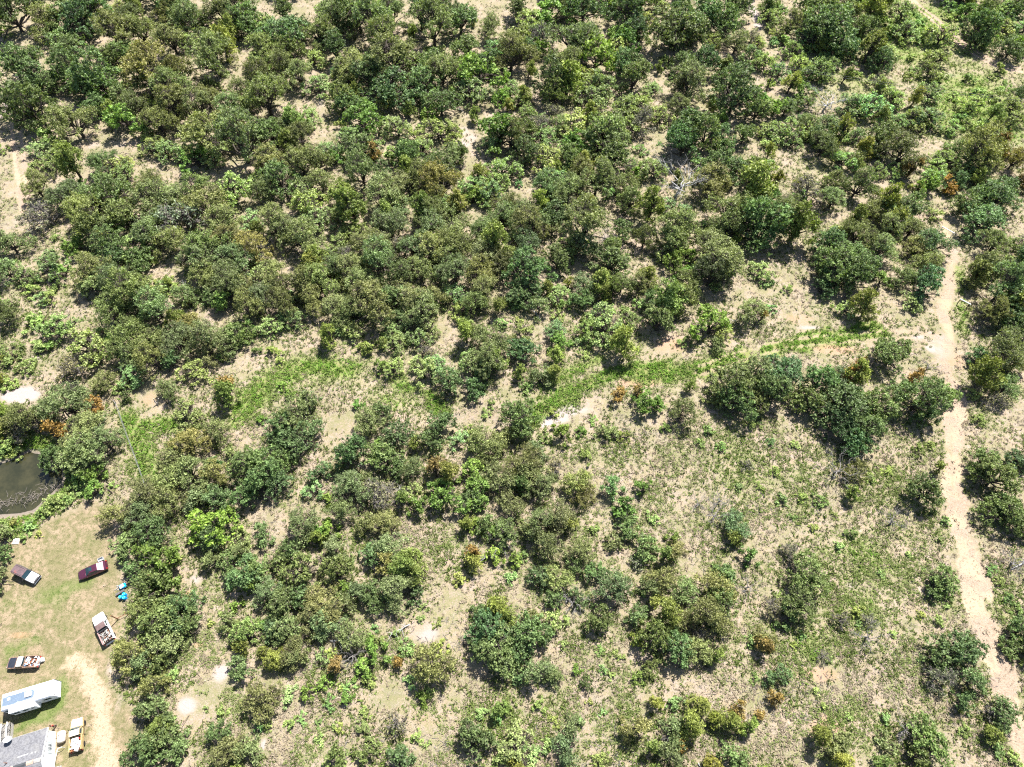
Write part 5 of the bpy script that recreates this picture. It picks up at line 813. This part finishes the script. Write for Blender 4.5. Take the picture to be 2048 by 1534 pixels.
# white pipe braces on the track
for i, (rl, lo) in enumerate(((((1882.5, 455), (1899, 464)), ((1879.5, 462), (1901, 474))), (((1920, 598), (1935.6, 608.7)), ((1914.8, 606.5), (1932.7, 616))))):
    A, B = on(*lo[0]), on(*lo[1]); o = empty('pipe_brace', A); tag(o, ['white-railed pipe brace under trees at the upper track end', 'white-railed pipe brace in green grass beside the track, lower one'][i], 'brace', 'pipe braces along the track'); d = B-A; hh = 1.35
    for q in (np.zeros(3), d): MB().tube([(q[0], q[1], q[2]-.2), (q[0], q[1], q[2]+hh)], .10).build('post', M_BLACK if i else M_WHITE, o)
    e = d/np.linalg.norm(d)*.18; MB().tube([(-e[0], -e[1], hh+.02), (d[0]+e[0], d[1]+e[1], d[2]+hh+.02)], .10).build('rail', M_WHITE, o)
q = on(1906, 550); o = MB().tube([(0, 0, -.2), (.15, .1, .8), (.5, .25, 1.4)], [.08, .07, .05], 7).build('leaning_post', BARK['bark']); o.location = q; tag(o, 'thin bent wooden post in the track between the two braces', 'post')
# utility pole and its wires
ub = on(1532, 184); up_ = empty('utility_pole', ub); tag(up_, 'tall dark wooden utility pole rising from a small clearing', 'utility pole')
wood = paint('creosote_wood', (.075, .05, .038), .85, .2); MB().tube([(0, 0, -.5), (0, 0, 8.2)], [.17, .12], 10).build('pole', wood, up_); MB().box((0, 0, 7.9), (.1, 1.1, .1)).build('crossarm', wood, up_)
for s in (-.45, .45): MB().lathe([(.05, 0), (.07, .06), (.04, .14)], 8, (0, s, 7.95)).build('insulator', M_WHITE, up_)
far = at(2250, 215, 8.0)
for i, s in enumerate((-.45, .45)):
    a = np.array([ub[0], ub[1]+s, ub[2]+8.1]); b = far+np.array([0, s, 0]); tt = np.linspace(0, 1, 14); pth = [tuple(a+(b-a)*u+np.array([0, 0, -1.6*math.sin(u*math.pi)])) for u in tt]
    tag(MB().tube(pth, .018, 5).build('power_line', gal), ['power line strung from the utility pole, nearer the camera', 'power line strung from the utility pole, farther from the camera'][i], 'power line', 'power lines')
# forked pale stump, burnt snag trunk, fallen white trees, brush in the pond
def sticks(name, label, cat, base, segs, mat, kind=None, group=None):
    m = MB()
    for P, r in segs: m.tube(P, r, 6)
    o = m.build(name, mat, None, True); o.location = tuple(base); tag(o, label, cat, group, kind); return o
q = on(316, 809); sticks('forked_stump', 'pale forked stump like a V in the reddish clearing', 'stump', q, [([(0, 0, -.1), (.0, 0, .3)], [.2, .18]), ([(0, 0, .2), (-.25, .1, 1.0), (-.15, .3, 1.9)], [.15, .12, .07]), ([(0, 0, .2), (.4, .15, .9), (.75, .35, 1.8)], [.15, .12, .07])], paint('pale_wood', (.55, .50, .44), .9, .12))
gg = np.random.default_rng(4)
def limb(seed, n=7, L=3.0, lift=.6, r=.11):
    h = np.random.default_rng(seed); S = []; a0 = h.uniform(0, 6.28); P = [np.array([math.cos(a0)*L*u+h.normal()*.1, math.sin(a0)*L*u+h.normal()*.1, .15+lift*u+.1*h.random()]) for u in np.linspace(0, 1, 5)]
    S.append(([tuple(p) for p in P], list(np.linspace(r, r*.35, 5))))
    for k in range(n):
        b = P[h.integers(1, 5)]; a = a0+h.normal()*.9; l = L*h.uniform(.25, .6); e1 = b+np.array([math.cos(a)*l*.5, math.sin(a)*l*.5, h.uniform(0, .5)]); e2 = b+np.array([math.cos(a+h.normal()*.3)*l, math.sin(a)*l, h.uniform(0, .9)])
        S.append(([tuple(b), tuple(e1), tuple(e2)], [r*.45, r*.3, r*.15]))
    return S
white_wood = paint('bleached_wood', (.40, .39, .38), .9, .1)
for i, (x, y, sd_, L_, lab) in enumerate(((2024, 1140, 3, 4.5, 'white fallen dead trunk lying in grass right of the sandy track'), (1000, 1092, 7, 3.2, 'white dead limb sticking out among bright green trees'), (797, 1005, 12, 3.0, 'white forked snag among grey-brown trees above centre bottom'), (1395, 1525, 17, 4., 'pale fallen log on the bottom edge under rust shrubs'), (1145, 1205, 22, 3., 'grey fallen branch beside the small oaks of the lower middle'), (708, 1285, 26, 3.2, 'pale broken branch above the burnt snag'), (905, 218, 31, 3.5, 'grey fallen log in the upper pale clearing'), (1080, 640, 35, 3., 'grey fallen branch on the grassy slope above the creek'), (1445, 640, 41, 2.4, 'thin grey branch lying on the tan slope'), (820, 1250, 45, 3., 'thin pale branch on the bare grey ground'), (390, 590, 48, 4., 'pale dead branches lying at the wood edge in the upper left'))):
    sticks('fallen_branch', lab, 'branch', on(x, y), limb(sd_, 8, L_), white_wood, None, 'fallen dead wood')
q = on(701, 1316); sticks('burnt_snag', 'black burnt stump with broken arms among yellow-green bushes', 'stump', q, [([(0, 0, -.1), (.1, .1, .9), (-.1, .4, 1.9)], [.38, .3, .16]), ([(.1, .1, .8), (.7, .5, 1.7)], [.16, .06]), ([(0, .1, .6), (-.6, -.2, 1.3)], [.15, .05])], paint('charred_wood', (.03, .028, .03), .9, .2))
S = []
for k in range(130):
    u = gg.random(); x = lerp(-20, 122, u); y = 1006-34*max(0, (u-.25)/.75)**1.3+gg.normal()*7; p = at(x, y, -.85); a = gg.uniform(0, 6.28); l = gg.uniform(.5, 1.8)
    S.append(([tuple(p+np.array([0, 0, -.1])), tuple(p+np.array([math.cos(a)*l*.5, math.sin(a)*l*.5, .15+.35*gg.random()])), tuple(p+np.array([math.cos(a+.3)*l, math.sin(a+.3)*l, .1+.7*gg.random()]))], [.05, .035, .015]))
sticks('brush_pile', 'tangle of dead grey branches lying across the pond', 'brush', (0, 0, 0), S, paint('drowned_wood', (.22, .19, .16), .9, .2))
# ---- person by the house corner
def skin_mesh(name, J, E, mat, parent, lev=2):
    me = bpy.data.meshes.new(name); me.from_pydata([j[:3] for j in J], E, []); me.materials.append(mat); o = link(name, me, parent)
    me_s = o.modifiers.new('skin', 'SKIN'); me_s.use_smooth_shade = True
    for i, j in enumerate(J): me.skin_vertices[0].data[i].radius = (j[3], j[4] if len(j) > 4 else j[3]); me.skin_vertices[0].data[i].use_root = (i == 0)
    sb = o.modifiers.new('sub', 'SUBSURF'); sb.levels = lev; sb.render_levels = lev; return o
q = on(112.5, 1453); pe = empty('person', q, R_(200)); tag(pe, 'person in red shirt and dark trousers standing by the house corner', 'person')
skinm = paint('skin', (.42, .25, .17), .6, .08); shirt = paint('red_shirt', (.42, .06, .035), .9, .12); jeans = paint('dark_trousers', (.03, .032, .045), .9, .2)
body = [(0, 0, .95, .13, .10), (0, 0, 1.15, .12, .10), (0, .02, 1.38, .15, .11), (0, .02, 1.50, .06), (0, .05, 1.60, .085), (0, .05, 1.72, .09),
        (.19, .02, 1.40, .06), (.27, -.02, 1.14, .045), (.25, .16, .95, .035), (-.19, .02, 1.40, .06), (-.27, 0, 1.14, .045), (-.24, .18, .98, .035),
        (.10, 0, .88, .10), (.11, .06, .48, .07), (.11, -.02, .09, .05), (.11, .14, .05, .04), (-.10, 0, .88, .10), (-.11, -.06, .48, .07), (-.11, -.16, .09, .05), (-.11, -.01, .05, .04)]
skin_mesh('body', body, [(0, 1), (1, 2), (2, 3), (3, 4), (4, 5), (2, 6), (6, 7), (7, 8), (2, 9), (9, 10), (10, 11), (0, 12), (12, 13), (13, 14), (14, 15), (0, 16), (16, 17), (17, 18), (18, 19)], skinm, pe)
skin_mesh('shirt', [(0, 0, .92, .16, .125), (0, 0, 1.15, .145, .12), (0, .02, 1.36, .175, .13), (0, .02, 1.46, .09), (.20, .02, 1.40, .085), (.26, -.01, 1.2, .07), (-.20, .02, 1.40, .085), (-.26, .01, 1.2, .07)], [(0, 1), (1, 2), (2, 3), (2, 4), (4, 5), (2, 6), (6, 7)], shirt, pe)
skin_mesh('trousers', [(0, 0, .95, .15, .12), (.10, 0, .85, .12), (.11, .06, .48, .09), (.11, -.02, .12, .075), (-.10, 0, .85, .12), (-.11, -.06, .48, .09), (-.11, -.16, .12, .075)], [(0, 1), (1, 2), (2, 3), (0, 4), (4, 5), (5, 6)], jeans, pe)
MB().lathe([(.10, 0), (.108, .05), (.09, .12), (.04, .15)], 14, (0, .04, 1.68)).build('hair', paint('hair', (.05, .03, .02), .8, .2), pe, True)
MB().lathe([(.014, -.02), (.018, 0), (.010, .03)], 8, (0, .155, 1.64)).build('nose', skinm, pe, True)
for s in (1, -1):
    MB().box((s*.035, .135, 1.675), (.022, .012, .012)).build('eye', M_BLACK, pe)
    hx, hy, hz = (.25, .16, .95) if s > 0 else (-.24, .18, .98); F_ = []; E_ = []
    F_ = [(hx, hy, hz, .032), (hx, hy+.06, hz-.02, .036, .018)]
    E_ = [(0, 1)]
    for k, (dx, ln) in enumerate(((-.027, .055), (-.009, .065), (.009, .06), (.027, .045))):
        i0 = len(F_); F_ += [(hx+dx, hy+.085, hz-.03, .009), (hx+dx, hy+.085+ln*.55, hz-.045, .008), (hx+dx, hy+.085+ln*.8, hz-.07, .007)]; E_ += [(1, i0), (i0, i0+1), (i0+1, i0+2)]
    i0 = len(F_); F_ += [(hx-s*.045, hy+.04, hz-.01, .01), (hx-s*.055, hy+.075, hz-.03, .009)]; E_ += [(0, i0), (i0, i0+1)]
    skin_mesh('hand', F_, E_, skinm, pe, 1)
